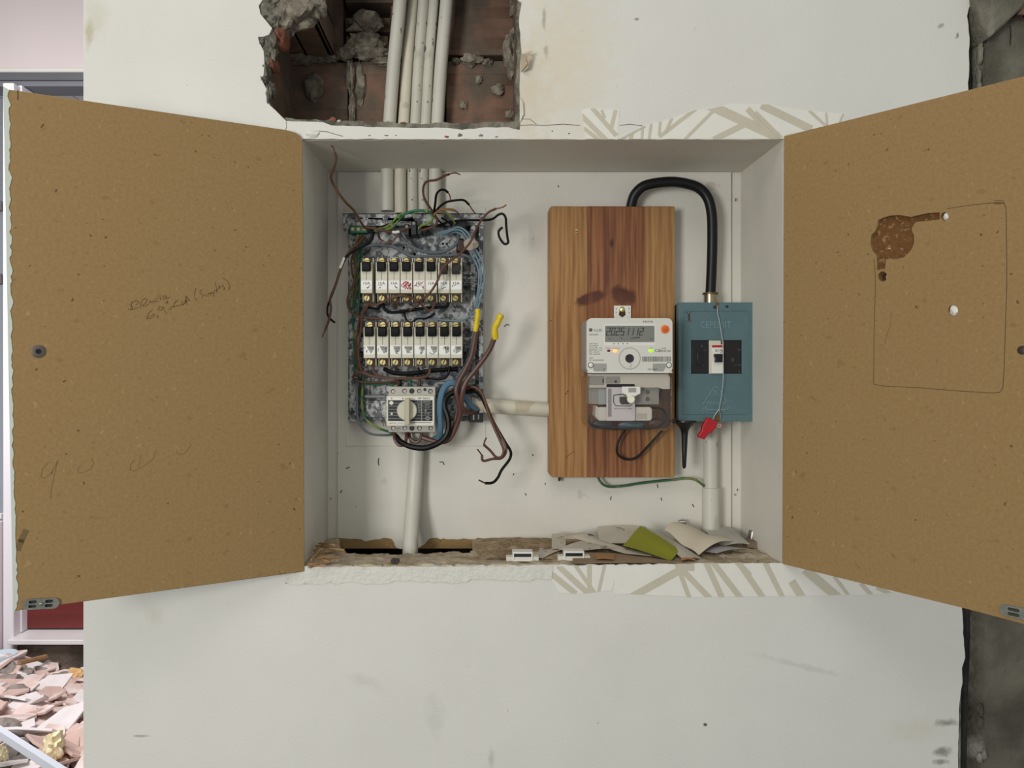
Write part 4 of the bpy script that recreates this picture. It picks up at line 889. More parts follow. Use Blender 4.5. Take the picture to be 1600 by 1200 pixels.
wire('earth_wire', 'second green and yellow wire lying below its twin', [(585,361,.045),(603,359,.048),(615,353,.05),(622,345,.052),(632,338,.05)], 1.7, M_gy, G1)
wire('earth_wire', 'green and yellow wire curling down at top centre', [(675,336,.058),(675,344,.058),(668,349,.056),(658,353,.052),(656,358,.045)], 2.0, M_gy, G1)
wire('earth_wire', 'short green and yellow wire dropping right over the flange', [(694,330,.06),(702,336,.056),(707,342,.052),(711,349,.045)], 1.7, M_gy, G1)
wire('stray_wire', 'black wire running along the top flange to the left', [(578,359,.042),(600,353,.044),(618,346,.046),(632,343,.05),(645,340,.052)], 1.6, M_blackw, G1)
for i, (lab, pts) in enumerate([('black wire stub below the flange, left one of the pair', [(680,340,.045),(688,347,.04),(694,354,.035)]), ('black wire stub below the flange, right one of the pair', [(690,340,.045),(699,346,.04),(706,352,.035)])]): wire('stray_wire', lab, pts, 1.6, M_blackw, G1)
G2 = 'neutral wires of the panel'
wire('neutral_wire', 'grey wire bowing across the plate above the left breakers', [(561,404,.03),(566,390,.032),(580,384,.034),(600,383,.034),(616,386,.034),(630,394,.034),(642,400,.034),(656,403,.032)], 2.6, M_greyw, G2)
wire('neutral_wire', 'grey wire sagging in a wide bowl above the right breakers', [(622,362,.03),(632,376,.032),(648,388,.034),(668,394,.034),(690,394,.034),(706,387,.034),(715,377,.034),(716,366,.032)], 2.8, M_greyw, G2)
wire('neutral_wire', 'grey-blue wire flat along the top of the breakers', [(640,402,.032),(670,400,.034),(700,399,.034),(722,398,.034),(736,403,.036),(746,410,.036)], 2.2, M_greyw, G2)
wire('neutral_wire', 'pale blue wire over the shoulder, outermost at the panel top', [(684,364,.034),(700,360,.038),(714,355,.044),(724,358,.048),(732,366,.050),(738,380,.050),(748,398,.052),(755,413,.055),(757,436,.055),(753,460,.052),(747,482,.050),(742,520,.046),(735,552,.042),(727,572,.04),(716,586,.036)], 1.7, M_blue, G2)
wire('neutral_wire', 'pale blue wire over the shoulder, middle one at the panel top', [(680,366,.032),(696,364,.036),(710,359,.042),(721,361,.046),(728,369,.048),(735,383,.048),(744,400,.050),(750,416,.052),(752,436,.052),(748,462,.050),(744,486,.046),(740,520,.042),(732,556,.038),(722,580,.034)], 1.7, M_blue, G2)
wire('neutral_wire', 'pale blue wire over the shoulder, innermost at the panel top', [(690,369,.030),(706,363,.034),(717,364,.042),(725,372,.044),(731,386,.044),(738,401,.046),(746,416,.048),(748,436,.046),(746,460,.044),(742,480,.042)], 1.6, M_blue, G2)
wire('neutral_wire', 'blue wire sagging between the two breaker rows', [(648,487,.034),(656,494,.036),(672,496,.038),(690,500,.038),(710,501,.038),(728,498,.04),(742,486,.044)], 1.5, M_blue, G2)
wire('neutral_wire', 'thin grey wire under the lower row at right', [(690,584,.03),(705,586,.032),(716,592,.034),(724,590,.036),(730,578,.038),(736,560,.038)], 1.4, M_greyw, G2)
G3 = 'wires down the left rail'
wire('left_rail_wire', 'green wire down the left rail, outermost', [(558,362,.036),(560,385,.034),(559,420,.034),(555,460,.034),(551,490,.034),(553,530,.034),(554,565,.034),(553,588,.034)], 1.6, M_green, G3)
wire('left_rail_wire', 'green wire down the left rail, inner one', [(566,364,.034),(566,395,.034),(563,430,.034),(561,470,.034),(560,492,.034)], 1.5, M_green, G3)
wire('left_rail_wire', 'green and yellow wire down the left rail beside the upper row', [(560,366,.04),(556,378,.042),(554,395,.042),(556,425,.040),(551,455,.038),(549,480,.036)], 1.5, M_gy, G3)
wire('left_rail_wire', 'green and yellow wire from the left rail sweeping under the switch', [(568,588,.034),(566,612,.034),(566,635,.036),(570,652,.04),(580,662,.042),(594,670,.042),(606,674,.04),(617,678,.036)], 1.9, M_gy, G3)
wire('left_rail_wire', 'green wire beside the left end of the lower rail', [(569,585,.031),(568,600,.031),(567,625,.032),(566,642,.033)], 1.6, M_green, G3)
wire('left_rail_wire', 'grey-blue wire from the left rail sweeping widest under the switch', [(557,592,.034),(558,620,.034),(558,645,.036),(561,660,.040),(568,671,.042),(580,678,.042),(598,680,.04),(618,679,.034)], 2.0, M_greyw, G3)
wire('left_rail_wire', 'brown wire bulging left then running between the rows', [(562,368,.045),(556,380,.048),(551,396,.048),(555,420,.046),(553,440,.046),(545,460,.048),(543,474,.048),(548,487,.048),(560,495,.046),(575,497,.044),(592,498,.042),(604,501,.040)], 1.7, M_brown, G3)
wire('left_rail_wire', 'second brown wire down the left rail by the upper row', [(565,366,.042),(558,386,.045),(549,405,.045),(551,430,.044),(557,450,.042),(554,468,.040)], 1.5, M_brown, G3)
wire('left_rail_wire', 'brown wire dropping left of the lower row, inner one', [(577,473,.052),(572,482,.05),(566,492,.048),(564,515,.046),(560,540,.046),(561,565,.046),(567,582,.046),(580,589,.046)], 2.0, M_brown, G3)
wire('left_rail_wire', 'brown wire dropping left of the lower row, outer one', [(572,478,.045),(563,493,.042),(558,520,.04),(556,550,.04),(560,578,.04),(566,585,.04)], 1.7, M_brown, G3)
G4 = 'jumper wires between the breaker rows'
wire('jumper_wire', 'brown jumper rising over the foot of the upper row', [(575,474,.050),(585,477,.055),(598,472,.058),(612,465,.062),(628,462,.064),(642,465,.062),(654,472,.060),(664,481,.056),(672,485,.054),(677,480,.054),(678,472,.052)], 1.9, M_brown, G4)
wire('jumper_wire', 'brown jumper from the fifth upper breaker towards lower left', [(660,466,.056),(656,474,.056),(648,480,.054),(640,485,.052)], 1.5, M_brown, G4)
wire('jumper_wire', 'short brown jumper at the third upper breaker, left', [(614,468,.05),(614,476,.05),(617,480,.045)], 1.6, M_brown, G4)
wire('jumper_wire', 'short brown jumper at the third upper breaker, right', [(624,468,.05),(621,474,.05),(618,480,.045)], 1.6, M_brown, G4)
wire('jumper_wire', 'black jumper under the first two upper breakers', [(566,485,.04),(575,481,.046),(590,482,.048),(596,474,.048)], 2.2, M_blackw, G4)
wire('jumper_wire', 'long black jumper bowed under the upper row', [(600,474,.046),(600,482,.046),(610,488,.046),(626,487,.046),(645,484,.046),(668,481,.046),(690,480,.046),(699,478,.046),(700,470,.046)], 2.6, M_blackw, G4)
wire('jumper_wire', 'black wire curling down between the rows', [(632,484,.044),(632,492,.044),(636,501,.046),(643,504,.046),(652,498,.046),(664,498,.046),(673,494,.044),(679,490,.042)], 1.7, M_blackw, G4)
G5 = 'jumper wires under the lower row'
wire('lower_jumper_wire', 'brown jumper along the foot of the lower row', [(551,590,.042),(556,583,.046),(566,582,.050),(580,587,.052),(596,590,.054),(620,591,.056),(645,591,.056),(660,590,.056),(669,586,.054),(672,577,.052)], 2.2, M_brown, G5)
wire('lower_jumper_wire', 'brown loop under the first lower breaker', [(583,571,.050),(584,580,.052),(592,588,.052),(602,590,.052)], 2.0, M_brown, G5)
wire('lower_jumper_wire', 'dark brown wire lying low toward the switch', [(551,592,.036),(565,597,.038),(585,598,.038),(604,597,.038),(620,596,.036),(622,606,.034)], 1.8, M_brown, G5)
wire('lower_jumper_wire', 'green wire lying low above the switch', [(572,600,.030),(590,601,.032),(606,599,.032),(616,602,.032)], 1.7, M_green, G5)
wire('lower_jumper_wire', 'black jumper drooping below the lower row at right', [(702,572,.050),(701,583,.050),(694,591,.050),(682,592,.050),(666,591,.048),(655,590,.046)], 1.9, M_blackw, G5)
wire('lower_jumper_wire', 'thick black jumper tucked under the middle lower breakers', [(600,576,.040),(612,582,.042),(630,584,.042),(650,583,.042),(668,580,.042),(690,578,.042),(716,577,.042)], 3.6, M_blackw, G5)
wire('lower_jumper_wire', 'black wire hooking under the fifth lower breaker', [(653,574,.050),(657,581,.050),(664,583,.048),(668,578,.048)], 1.8, M_blackw, G5)
for i, px in enumerate((625, 640, 655)):
    wire('lower_jumper_wire', ['black', 'green', 'brown'][i] + ' stub entering the top of the switch', [(px, 590, .036), (px + 1, 598, .038), (px, 607, .036)], 2.2, [M_blackw, M_green, M_brown][i], G5)
G6 = 'thick supply wires'
wire('supply_cable', 'thick brown cable with yellow taped end over the panel edge', [(745,512,.070),(742,530,.068),(737,556,.066),(727,578,.064),(718,594,.062),(713,610,.062),(716,626,.060),(719,645,.056),(712,668,.050),(702,686,.046),(688,691,.044),(672,687,.042),(660,683,.040)], 4.0, M_brown2, G6, sleeve=([(746,483,.072),(746.5,492,.072),(745,502,.071),(743,518,.070)], M_yellow, 'yellow_tape', 4.3, 'yellow insulating tape'))
ob = wire('supply_cable', 'thick brown cable with yellow taped end standing right of the panel', [(773,527,.085),(766,545,.080),(755,562,.075),(741,580,.070),(729,596,.066),(723,612,.064),(721,630,.060),(724,642,.054),(731,645,.046),(742,644,.032)], 4.0, M_brown2, G6, sleeve=([(783,491,.092),(778,503,.090),(773,514,.088),(774,530,.085)], M_yellow, 'yellow_tape', 5.0, 'yellow insulating tape'))
wire('supply_cable', 'thick blue cable arching right of the switch', [(678,686,.036),(686,684,.042),(688,668,.050),(687,645,.054),(688,625,.056),(693,608,.056),(702,599,.056),(712,600,.054),(720,610,.050),(727,622,.046),(734,632,.040),(744,640,.030)], 5.2, M_blue2, G6)
wire('supply_cable', 'thick black cable sagging under the switch', [(742,610,.044),(725,612,.048),(708,614,.050),(697,622,.052),(695,636,.054),(700,652,.056),(701,668,.056),(696,682,.056),(684,693,.056),(664,700,.056),(642,698,.052),(626,690,.046),(618,681,.040)], 4.6, M_blackw, G6)
wire('supply_cable', 'brown cable curving down behind the black one', [(716,634,.050),(712,655,.048),(706,674,.046),(697,688,.044),(684,689,.042),(668,684,.040),(658,682,.038)], 2.6, M_brown, G6)
wire('switch_loop', 'brown wire looping under the switch at left', [(617,676,.04),(617,686,.044),(623,695,.046),(632,694,.046),(635,684,.044),(635,676,.04)], 2.8, M_brown2, 'brown loops under the switch')
wire('switch_loop', 'brown wire looping under the switch at right', [(639,676,.036),(641,685,.04),(650,691,.042),(657,686,.042),(659,676,.04)], 2.6, M_brown2, 'brown loops under the switch')
G7 = 'bare-ended wires hanging right of the panel'
wire('loose_end', 'tan brown wire hanging right of the panel, ending in a small hook', [(722,612,.050),(735,604,.056),(748,609,.060),(756,622,.064),(763,645,.068),(772,668,.072),(782,690,.076),(787,704,.078),(783,714,.078),(775,714,.078),(766,704,.078),(756,695,.080)], 2.1, M_brown, G7, bare=[(756,695,.080),(757,690,.082),(760,684,.084)])
wire('loose_end', 'brown wire hanging right of the panel, lowest brown end', [(722,614,.046),(738,605,.052),(752,614,.058),(760,632,.062),(769,655,.066),(780,677,.070),(790,697,.074),(790,708,.074),(783,716,.076),(770,717,.078),(755,720,.080),(753,711,.080)], 2.1, M_brown, G7, bare=[(753,711,.080),(746,702,.082)])
wire('loose_end', 'black wire hanging right of the panel down to a bare copper tip', [(735,608,.044),(750,618,.050),(762,642,.056),(776,668,.062),(790,692,.068),(798,706,.070),(796,718,.072),(784,734,.074),(778,746,.074),(770,754,.076),(758,755,.078)], 2.3, M_blackw, G7, bare=[(758,755,.078),(748,750,.080)])
wire('loose_end', 'thin yellow wire tucked by the cable crossing', [(722,595,.044),(732,598,.044),(738,606,.044),(741,613,.040)], 1.2, M_gy, G7)
# ================================================================== WOODEN BOARD
yW = hb(.030)
wb0 = at(956, 747, yW)
wb = thing('wooden_board', 'upright pine mounting board with dark wing-shaped knot behind the meter', 'board', wb0)
def wsp(px, py, rx, rz, rot, col, st, so): x, z, a_, b_, r_, c_, s_, f_ = spot(px, py, rx, rz, rot, col, st, so, yW); return (x - wb0.x, z - wb0.z, a_, b_, r_, c_, s_, f_)
KN = (70, 28, 10)
knots = [wsp(924, 466, 24, 9, 18, KN, 1, .2), wsp(972, 462, 18, 13, -32, KN, 1, .2), wsp(910, 471, 9, 4, -20, KN, 1, .3), wsp(988, 466, 6, 12, 0, KN, .9, .4), wsp(948, 430, 4, 30, 0, (92, 48, 26), .8, .5), wsp(944, 372, 4, 48, 0, (104, 54, 28), .6, .6), wsp(957, 380, 4, 52, 0, (104, 54, 28), .5, .6), wsp(935, 350, 3, 40, 0, (120, 66, 36), .5, .6), wsp(956, 380, 3, 6, 0, (40, 20, 12), .8, .4), wsp(922, 480, 6, 22, 0, (120, 70, 38), .5, .6), wsp(952, 490, 40, 26, 0, (128, 76, 42), .5, .7)]
strips = [(858, 918, (180, 134, 80), (146, 98, 52), 1.3, []), (918, 1008, (160, 106, 62), (116, 66, 36), 4.1, []), (1008, 1054, (178, 134, 82), (144, 98, 52), 7.7, [])]
for i, (x0, x1, c1, c2, sd, _) in enumerate(strips):
    L_ = [(x0 + (4 if i == 0 else 0), 322), (x1, 322.5), (x1, 746), (x0 + (5 if i == 0 else 0), 746)] + ([(858, 741), (858, 326)] if i == 0 else [])
    MB().pprism([L_], yW, BACK - .002).build('wood_strip', wood_mat('pine_strip_%d' % i, c1, c2, sd, knots if i != 2 else None), wb, bev=.0006, seg=1)
for (px, py, r_) in [(887, 612, 1.5), (884, 615, 1.4), (861, 501, 1)]:
    MB().cyl(at(px, py, yW - .0001), at(px, py, yW + .001), r_ * .0009, n=10).build('nail_hole', M_print, wb)
c = at(901, 361, yW)
s1 = MB().lathe(c, (c.x, yW - .0012, c.z), [(0, 0), (0, .0034), (.7, .003), (1, 0)], 16).build('screw', M_brass, wb)
MB().pbox(898.5, 360.6, 903.5, 361.6, yW - .0014, yW - .0008).build('slot', M_print, s1)
MB().stroke([(884, 716), (887, 712), (890, 710), (893, 708), (897, 705)], yW, .8, .0003).build('pencil_mark', M_pencil, wb, smooth=0, flat=True)
MB().pbox(873, 746, 875.5, 752, hb(.012), hb(.002)).build('nail', M_gap, wb)

# ================================================================== ELECTRICITY METER
yM = .0625; yMb = yW
mt = thing('electricity_meter', 'white digital electricity meter with clear terminal cover on the wooden board', 'electricity meter', at(984, 672, .09))
def world_loop(px_loop, y): return [P2(p[0], p[1], y) for p in px_loop]
# rear body (grey), slightly stepped
MB().pprism([rrect(917, 497, 1051, 583, 8)], yM + .006, yMb).build('rear_body', M_metergrey, mt, bev=.002)
MB().pprism([rrect(917, 497, 1051, 583, 8)], yM, yM + .010).build('front_shell', M_meter, mt, bev=.0016)
br = MB().pprism([[(959.5, 477.5), (986, 477.5), (986, 500), (959.5, 500)], [(972.5 + 4.2 * math.sin(t_ * .5236), 483.5 - 4.2 * math.cos(t_ * .5236)) for t_ in range(-3, 4)] + [(978, 492), (972.5, 496), (967, 492)]], yW - .004, yW - .0015).build('hanging_bracket', M_white, mt, bev=.0004)
MB().lathe(at(972.5, 484, yW - .0015), at(972.5, 484, yW - .0035), [(0, 0), (0, .0036), (.6, .0034), (1, 0)], 14).build('screw', M_brass, br)
MB().pbox(966.5, 480, 978.5, 495.5, yW - .0014, yW - .0008).build('bracket_recess', mat('dark_wood_gap', (70, 40, 22), .8), br)
m = MB(); 
for (px, py) in [(962.5, 481), (962.5, 487), (982.5, 481), (982.5, 487)]: m.stroke([(px, py), (px + .8, py + 3)], yW - .0041, .8)
m.build('moulded_marks', M_printg, br, smooth=0, flat=True)
# display
MB().pbox(944, 506.5, 1024, 540, yM - .0003, yM).build('display_surround', M_white, mt)
ds = MB().pbox(945.5, 509, 1022.5, 534.5, yM - .0006, yM - .0002).build('display', M_lcd, mt)
m = MB()
SEG = {'0': 'abcdef', '1': 'bc', '2': 'abged', '5': 'afgcd'}
def seg7(ch, x, y, w, h, yy):
    sh = .18
    pt = {'tl': (x + h * sh, y), 'tr': (x + w + h * sh, y), 'ml': (x + h * sh / 2, y + h / 2), 'mr': (x + w + h * sh / 2, y + h / 2), 'bl': (x, y + h), 'br': (x + w, y + h)}
    E = {'a': ('tl', 'tr'), 'b': ('tr', 'mr'), 'c': ('mr', 'br'), 'd': ('bl', 'br'), 'e': ('ml', 'bl'), 'f': ('tl', 'ml'), 'g': ('ml', 'mr')}
    for s_ in SEG[ch]: m.stroke([pt[E[s_][0]], pt[E[s_][1]]], yy, 1.5)
for i, ch in enumerate('20251112'): seg7(ch, 947.3 + i * 7.4 + (-.4 if ch == '1' else 0), 512.5, 4.6, 11, yM - .0007)
m.build('digits', M_lcdink, ds, smooth=0, flat=True)
m = MB()
for (a_, b_) in [((951, 528), (954, 530)), ((969, 527), (973, 530)), ((985, 529), (1000, 527.5)), ((990, 527), (1000, 527)), ((1016, 529), (1020, 529))]: m.stroke([a_, b_], yM - .0007, .9)
m.build('icons', M_lcdink, ds, smooth=0, flat=True)
c = at(1039, 514.5, yM)
MB().lathe(c, (c.x, yM - .0003, c.z), [(0, 0), (0, .0072), (1, .0072), (1, 0)], 24).build('button_ring', mat('pale_orange', (226, 196, 168), .5), mt)
bt = MB().lathe((c.x, yM - .0002, c.z), (c.x, yM - .0018, c.z), [(0, 0), (0, .0056), (.7, .0053), (1, .0044), (1, 0)], 24).build('button', M_orange, mt)
MB().text('MAX', 1035.5, 516.5, yM - .0019, 3, 7).build('lettering', mat('dark_orange', (170, 74, 20), .6), bt, smooth=0, flat=True)
c = at(983.7, 560, yM)
MB().lathe(c, (c.x, yM - .0006, c.z), [(0, .0142), (0, .0150), (1, .0150), (1, .0142)], 32).build('port_ring', M_metergrey, mt)
MB().lathe((c.x, yM - .00001, c.z), (c.x, yM - .0003, c.z), [(0, 0), (0, .0142), (1, .0142), (1, 0)], 32).build('port_disc', M_meter, mt)
pp = MB().lathe((c.x, yM, c.z), (c.x, yM - .001, c.z), [(0, 0), (0, .0062), (1, .0058), (1, 0)], 24).build('optical_port', mat('port_black', (44, 42, 44), .4), mt)
MB().lathe(at(983.5, 570.5, yM), at(983.5, 570.5, yM - .0005), [(0, .0022), (0, .0028), (1, .0028), (1, .0022)], 16).build('sensor_ring', M_metergrey, mt)
for (px, py, w_, h_, mm, nm, lb) in [(951, 548, 2.8, 2, mat('unlit_red_led', (110, 30, 30), .3), 'indicator_lamp', 'unlit dark red lamp'), (961, 548.4, 3.8, 2.8, mat('lit_orange_led', (255, 150, 90), .3, emit=((255, 132, 70), 2.2)), 'indicator_lamp', 'lit orange lamp'), (1017, 548, 3.8, 2.6, mat('lit_green_led', (150, 230, 20), .3, emit=((140, 235, 10), 1.1)), 'indicator_lamp', 'lit green lamp')]:
    MB().lump(at(px, py, yM), w_ * .00088, .0012, h_ * .00088, 1, 0, 1, 2).build(nm, mm, mt, label=lb)
for (x0, x1) in [(946.5, 955), (958, 968)]: MB().stroke([(x0, 544), (x1, 544)], yM, .7, .0002).build('lamp_marks', M_redink, mt, smooth=0, flat=True)
m = MB(); q = yM
m.text('A.LUR1', 927.5, 518, q, 4, 13).text('DDS10005', 920.5, 524, q, 2.4, 14).text('PRIME', 1005, 504, q, 3, 15)
for i, t_ in enumerate(['230V 50Hz', '5(100)A', 'A+ A- IEC   0.5', 'EN50470-3   CI.B', 'IP51  -40..70', '1000 imp/kWh']): m.text(t_, 920.5, 538 + i * 3.25, q, 2.1, [13, 14, 20, 20, 15, 17][i])
m.text('2020', 920.5, 560.4, q, 2.1, 6).text('PT 000000000', 920.5, 563.8, q, 2.1, 23)
m.text('CE', 1023, 550, q, 4.6, 9).text('M20 0071 2010', 1031, 550, q, 3.4, 17).text('W.M2', 1033, 545.5, q, 2.2, 8)
m.text('294.24037', 1012, 578.5, q, 3, 15).text('IPH', 943, 578, q, 2.4, 5).text('RS4', 943, 581, q, 2.2, 5).text('Ok', 1015.5, 545, q, 2, 4)
m.pbox(920.5, 513, 925.5, 518, q - .0002, q)
rnd = random.Random(3); x = 1003.5
while x < 1047.5:
    w_ = rnd.choice([.5, .8, 1.2]); m.pbox(x, 557, x + w_, 565, q - .0002, q); x += w_ + rnd.choice([.7, 1.0])
for i in range(4): m.pbox(958.5 + i * 7, 536, 960 + i * 7, 538, q - .0004, q - .0003)
m.build('printing', M_printg, mt, smooth=0, flat=True)
for sx, (x0, x1) in ((923, (927, 948)), (1045, (1020, 1040))):
    MB().pprism([[(x0, 568), (x1, 568), (x1, 574), (x1 - 4, 581), (x0 + 2, 581), (x0, 578)]], yM - .0002, yM).build('seal_recess', mat_lat if 'mat_lat' in globals() else M_metergrey, mt)
    c = at(sx, 570.5, yM)
    s1 = MB().lathe((c.x, yM, c.z), (c.x, yM - .0008, c.z), [(0, 0), (0, .0040), (1, .0040), (1, 0)], 18).build('screw_ring', M_printg, mt)
    MB().lathe((c.x, yM - .0007, c.z), (c.x, yM - .0022, c.z), [(0, 0), (0, .0031), (.6, .003), (1, .0012), (1, 0)], 16).build('screw', M_white, s1)
MB().pbox(917.5, 580.5, 1050.5, 582.5, yM - .0008, yM).build('lower_rim', M_white, mt)
# terminal block and modules below, seen through the clear cover
MB().pbox(921, 584, 1045, 606, yM + .006, yM + .03).build('terminal_shroud', M_meter, mt, bev=.0008)
MB().pprism([[(1025, 604), (1045, 604), (1045, 588), (1046.5, 588), (1046.5, 608), (1036, 608)]], yM + .004, yM + .02).build('shroud_lip', M_meter, mt)
md = MB().pbox(921, 588, 944, 601, yM + .0045, yM + .02).build('fuse_holder', M_metergrey, mt, bev=.0006)
MB().pbox(941.5, 591.5, 943, 598.5, yM + .0040, yM + .006).build('slot', M_print, md)
md = MB().pbox(946.5, 588.5, 968.5, 599, yM + .0045, yM + .02).build('fuse_holder', M_metergrey, mt, bev=.0006)
MB().cyl(at(962, 596, yM + .0040), at(962, 596, yM + .006), .0018, n=10).build('screw_hole', M_print, md)
tk = MB().pprism([[(920, 600), (1030, 604), (1030, 632), (1027, 632), (934, 632), (920, 631)]], yM + .012, yM + .04).build('terminal_block', M_metergrey, mt, bev=.0008)
for (px, py) in [(1011.5, 612.5), (1011.5, 623.5)]: MB().cyl(at(px, py, yM + .0115), at(px, py, yM + .014), .0031, n=14).build('screw_hole', mat_h if 'mat_h' in globals() else M_printg, tk)
MB().pbox(935, 608, 947, 632, yM + .010, yM + .014).build('terminal_tab', mat('pale_blue_grey', (168, 178, 180), .5), tk)
MB().pbox(998, 600, 1030, 608, yM + .010, yM + .014).build('terminal_tab', M_metergrey, tk)
MB().tube([at(1034, 606, yM + .02), at(1031, 618, yM + .02), at(1028.5, 630, yM + .022)], .0016, 8).build('terminal_lead', M_blackw, mt)
# white communication module with vents
cmx = MB().pprism([[(936, 636), (1016, 636), (1019, 639), (1019, 654), (1016, 657.5), (936, 657.5)]], yM + .010, yM + .04).build('modem_module', M_white, mt, bev=.001)
MB().pprism([[(931, 634), (936, 637), (936, 657), (930, 650)]], yM + .012, yM + .04).build('modem_side', M_meter, mt)
for i in range(7):
    for j in range(4): MB().pbox(995 + i * 2.4, 646.5 + j * 2.3, 996 + i * 2.4, 647.5 + j * 2.3, yM + .0096, yM + .011).build('vent', M_printg, cmx)
MB().tube([at(921, 648, .09), at(920, 660, .09), at(932, 667, .09), at(960, 670, .09), at(990, 669, .09), at(1022, 669, .09), at(1036, 662, .09), at(1040, 648, .09), at(1034, 639, .09), at(1018, 637, .09)], .0017, 8).build('inner_lead', M_blackr, mt)
MB().lump(at(986, 664, .10), .017, .010, .006, 3, .3, 1.2).build('inner_cable', mat('dull_blue_sheath', (92, 120, 134), .4), mt)
MB().lump(at(940, 662, .105), .016, .010, .007, 5, .3, 1.2).build('inner_cable', mat('dull_grey_sheath', (86, 84, 84), .4), mt)
MB().lump(at(1024, 660, .11), .012, .008, .006, 8, .3, 1.2).build('inner_cable', mat('dull_brown_sheath', (104, 74, 62), .4), mt)
# SIM card holder carrier
cd = MB().pprism([rrect(947.5, 600, 992, 657.5, 2)], yM + .0060, yM + .0072).build('chip_card', mat('card_white', (222, 221, 226), .35), mt)
MB().stroke([(962, 617), (970, 616)], yM + .006, 1.1, .0003).stroke([(962, 617), (958.8, 618), (958.8, 629), (962.5, 634), (984, 634.5), (988, 631)], yM + .006, 1.2, .0003).stroke([(962, 617), (974, 616.5), (980, 619)], yM + .006, 1.2, .0003).build('cut_line', M_print, cd, smooth=0, flat=True)
MB().pprism([[(968, 620), (984, 620), (984, 632), (971, 632), (968, 628)]], yM + .0056, yM + .006).build('chip', mat('chip_dark', (70, 68, 66), .3, var=.4, vs=200), cd)
MB().pbox(950, 607, 955.5, 651, yM + .0057, yM + .006).build('barcode', mat('barcode_grey', (156, 156, 160), .5), cd)
MB().text('8935101910 01160407', 960, 639.5, yM + .006, 2, 28).build('printing', M_printg, cd, smooth=0, flat=True)
# clear terminal cover : shell with open back
def shell(x0, y0, x1, y1, r0, yf, yb, th):
    m = MB(); m.pprism([rrect(x0, y0, x1, y1, r0, 6)], yf, yf + th)
    o_ = rrect(x0, y0, x1, y1, r0, 6); i_ = rrect(x0 + 2, y0 + 2, x1 - 2, y1 - 2, r0 - 1.5, 6)
    m.prism([[P2(p[0], p[1], yf) for p in o_], [P2(p[0], p[1], yf) for p in i_]], yf + th, yb); return m
shell(917.5, 583, 1050.5, 671, 12, yM + .001, yMb - .001, .0012).build('clear_cover', M_clear, mt, bev=.0008)
# seal on the cover
sl2 = thing('meter_seal', 'ivory round security seal with square tag hanging on the meter cover', 'seal', at(985, 630, yM))
MB().pprism([[(972, 604), (1001, 604), (1001, 615), (993, 619), (990, 624), (981, 624), (979, 617), (972, 614)]], yM - .004, yM - .001).build('tag', M_white, sl2, bev=.0008)
MB().pbox(982, 606, 994, 613, yM - .0046, yM - .0038).build('window', M_metergrey, sl2, bev=.0004)
MB().lathe(at(986, 624, yM - .001), at(986, 624, yM - .0085), [(0, 0), (0, .0052), (.8, .0056), (1, .0048), (1, 0)], 24).build('disc', mat('ivory_plastic', (226, 222, 200), .4), sl2)
# lead and antenna
solo(MB().tube([at(977, 671, .115), at(970, 682, .118), at(965, 694, .120), at(964, 706, .121), at(971, 715, .121), at(984, 718, .120), at(997, 713, .119), at(1009, 701, .119), at(1021, 688, .118), at(1035, 673, .115)], .0018, 10), 'antenna_lead', M_blackr, 'thin black cable looping out below the meter', 'cable')
an = thing('antenna', 'black funnel-shaped stub antenna hanging between the meter and the blue box', 'antenna', at(1069, 731, .118))
MB().lathe(at(1070, 657, .118), at(1069, 732, .118), [(0, 0), (0, .0160), (.03, .0162), (.08, .0125), (.14, .0082), (.2, .0058), (.3, .0046), (.6, .0038), (.95, .0028), (1, .0016), (1, 0)], 24).build('stub', M_black, an)
MB().pbox(1049, 656, 1062, 661, .112, .124).build('mount', M_black, an, bev=.001)
solo(MB().tube([at(934, 744, .147), at(937, 751, .146), at(944, 758, .146), at(955, 760.5, .148), at(975, 759, .150), at(1000, 755, .151), at(1030, 751.5, .150), at(1052, 749.5, .148), at(1068, 747.5, .144), at(1083, 748.5, .142), at(1092, 753, .142), at(1100, 759, .146)], .0020, 10), 'earth_wire', mat('dark_green_wire', (52, 96, 66), .45, col2=(110, 124, 70), vs=26, lo=.52, hi=.6), 'dark green earth wire sagging below the wooden board to the sleeve', 'wire')

# ================================================================== BLUE BREAKER BOX
yX = .115
bxo = thing('breaker_box', 'hammered blue-green metal breaker box with dark window at right', 'breaker box', at(1119, 659, .14))
MB().pprism([rrect(1061, 474, 1177, 657, 2)], yX + .006, BACK - .001).build('rear_case', M_bluebox, bxo, bev=.001)
win = [(1080, 531.5), (1159, 531.5), (1159, 584), (1080, 584)]
lidm = MB().pprism([rrect(1060, 472.5, 1178.5, 658.5, 2.5), win], yX, yX + .012).build('lid', M_bluebox, bxo, bev=.0018)
m = MB(); fr = rrect(1067, 484, 1172, 647.5, 4); fi = rrect(1069.2, 486.2, 1169.8, 645.3, 3.2)
m.pprism([fr, fi], yX - .0009, yX + .001).build('raised_bead', M_bluebox, bxo, bev=.0004)
MB().pbox(1079, 530.5, 1160, 585, yX + .0125, yX + .014).build('window_back', M_dark, bxo)
MB().text('CEPEDIIT', 1094, 512, yX, 10, 48, .0006).build('embossed_name', mat('pale_blue_emboss', (118, 146, 150), .35, var=.2, vs=200), bxo, smooth=0, flat=True)  # raised lettering in a paler blue than the lid
m = MB()
for pth in ([(1098, 632), (1106, 618), (1118, 603), (1124, 608), (1132, 622), (1138, 632)], [(1099, 637), (1101, 640), (1136, 640), (1139, 635)], [(1101, 640), (1104, 634)]): m.stroke(pth, yX, 1.3, .0005)
m.text('Hantora', 1104, 632, yX, 6, 34, .0005, .3)
m.stroke([(1117, 608), (1115, 618)], yX, 1, .0005).stroke([(1117, 608), (1121, 618)], yX, 1, .0005)
m.build('embossed_emblem', bpy.data.materials['pale_blue_emboss'], bxo, smooth=0, flat=True)
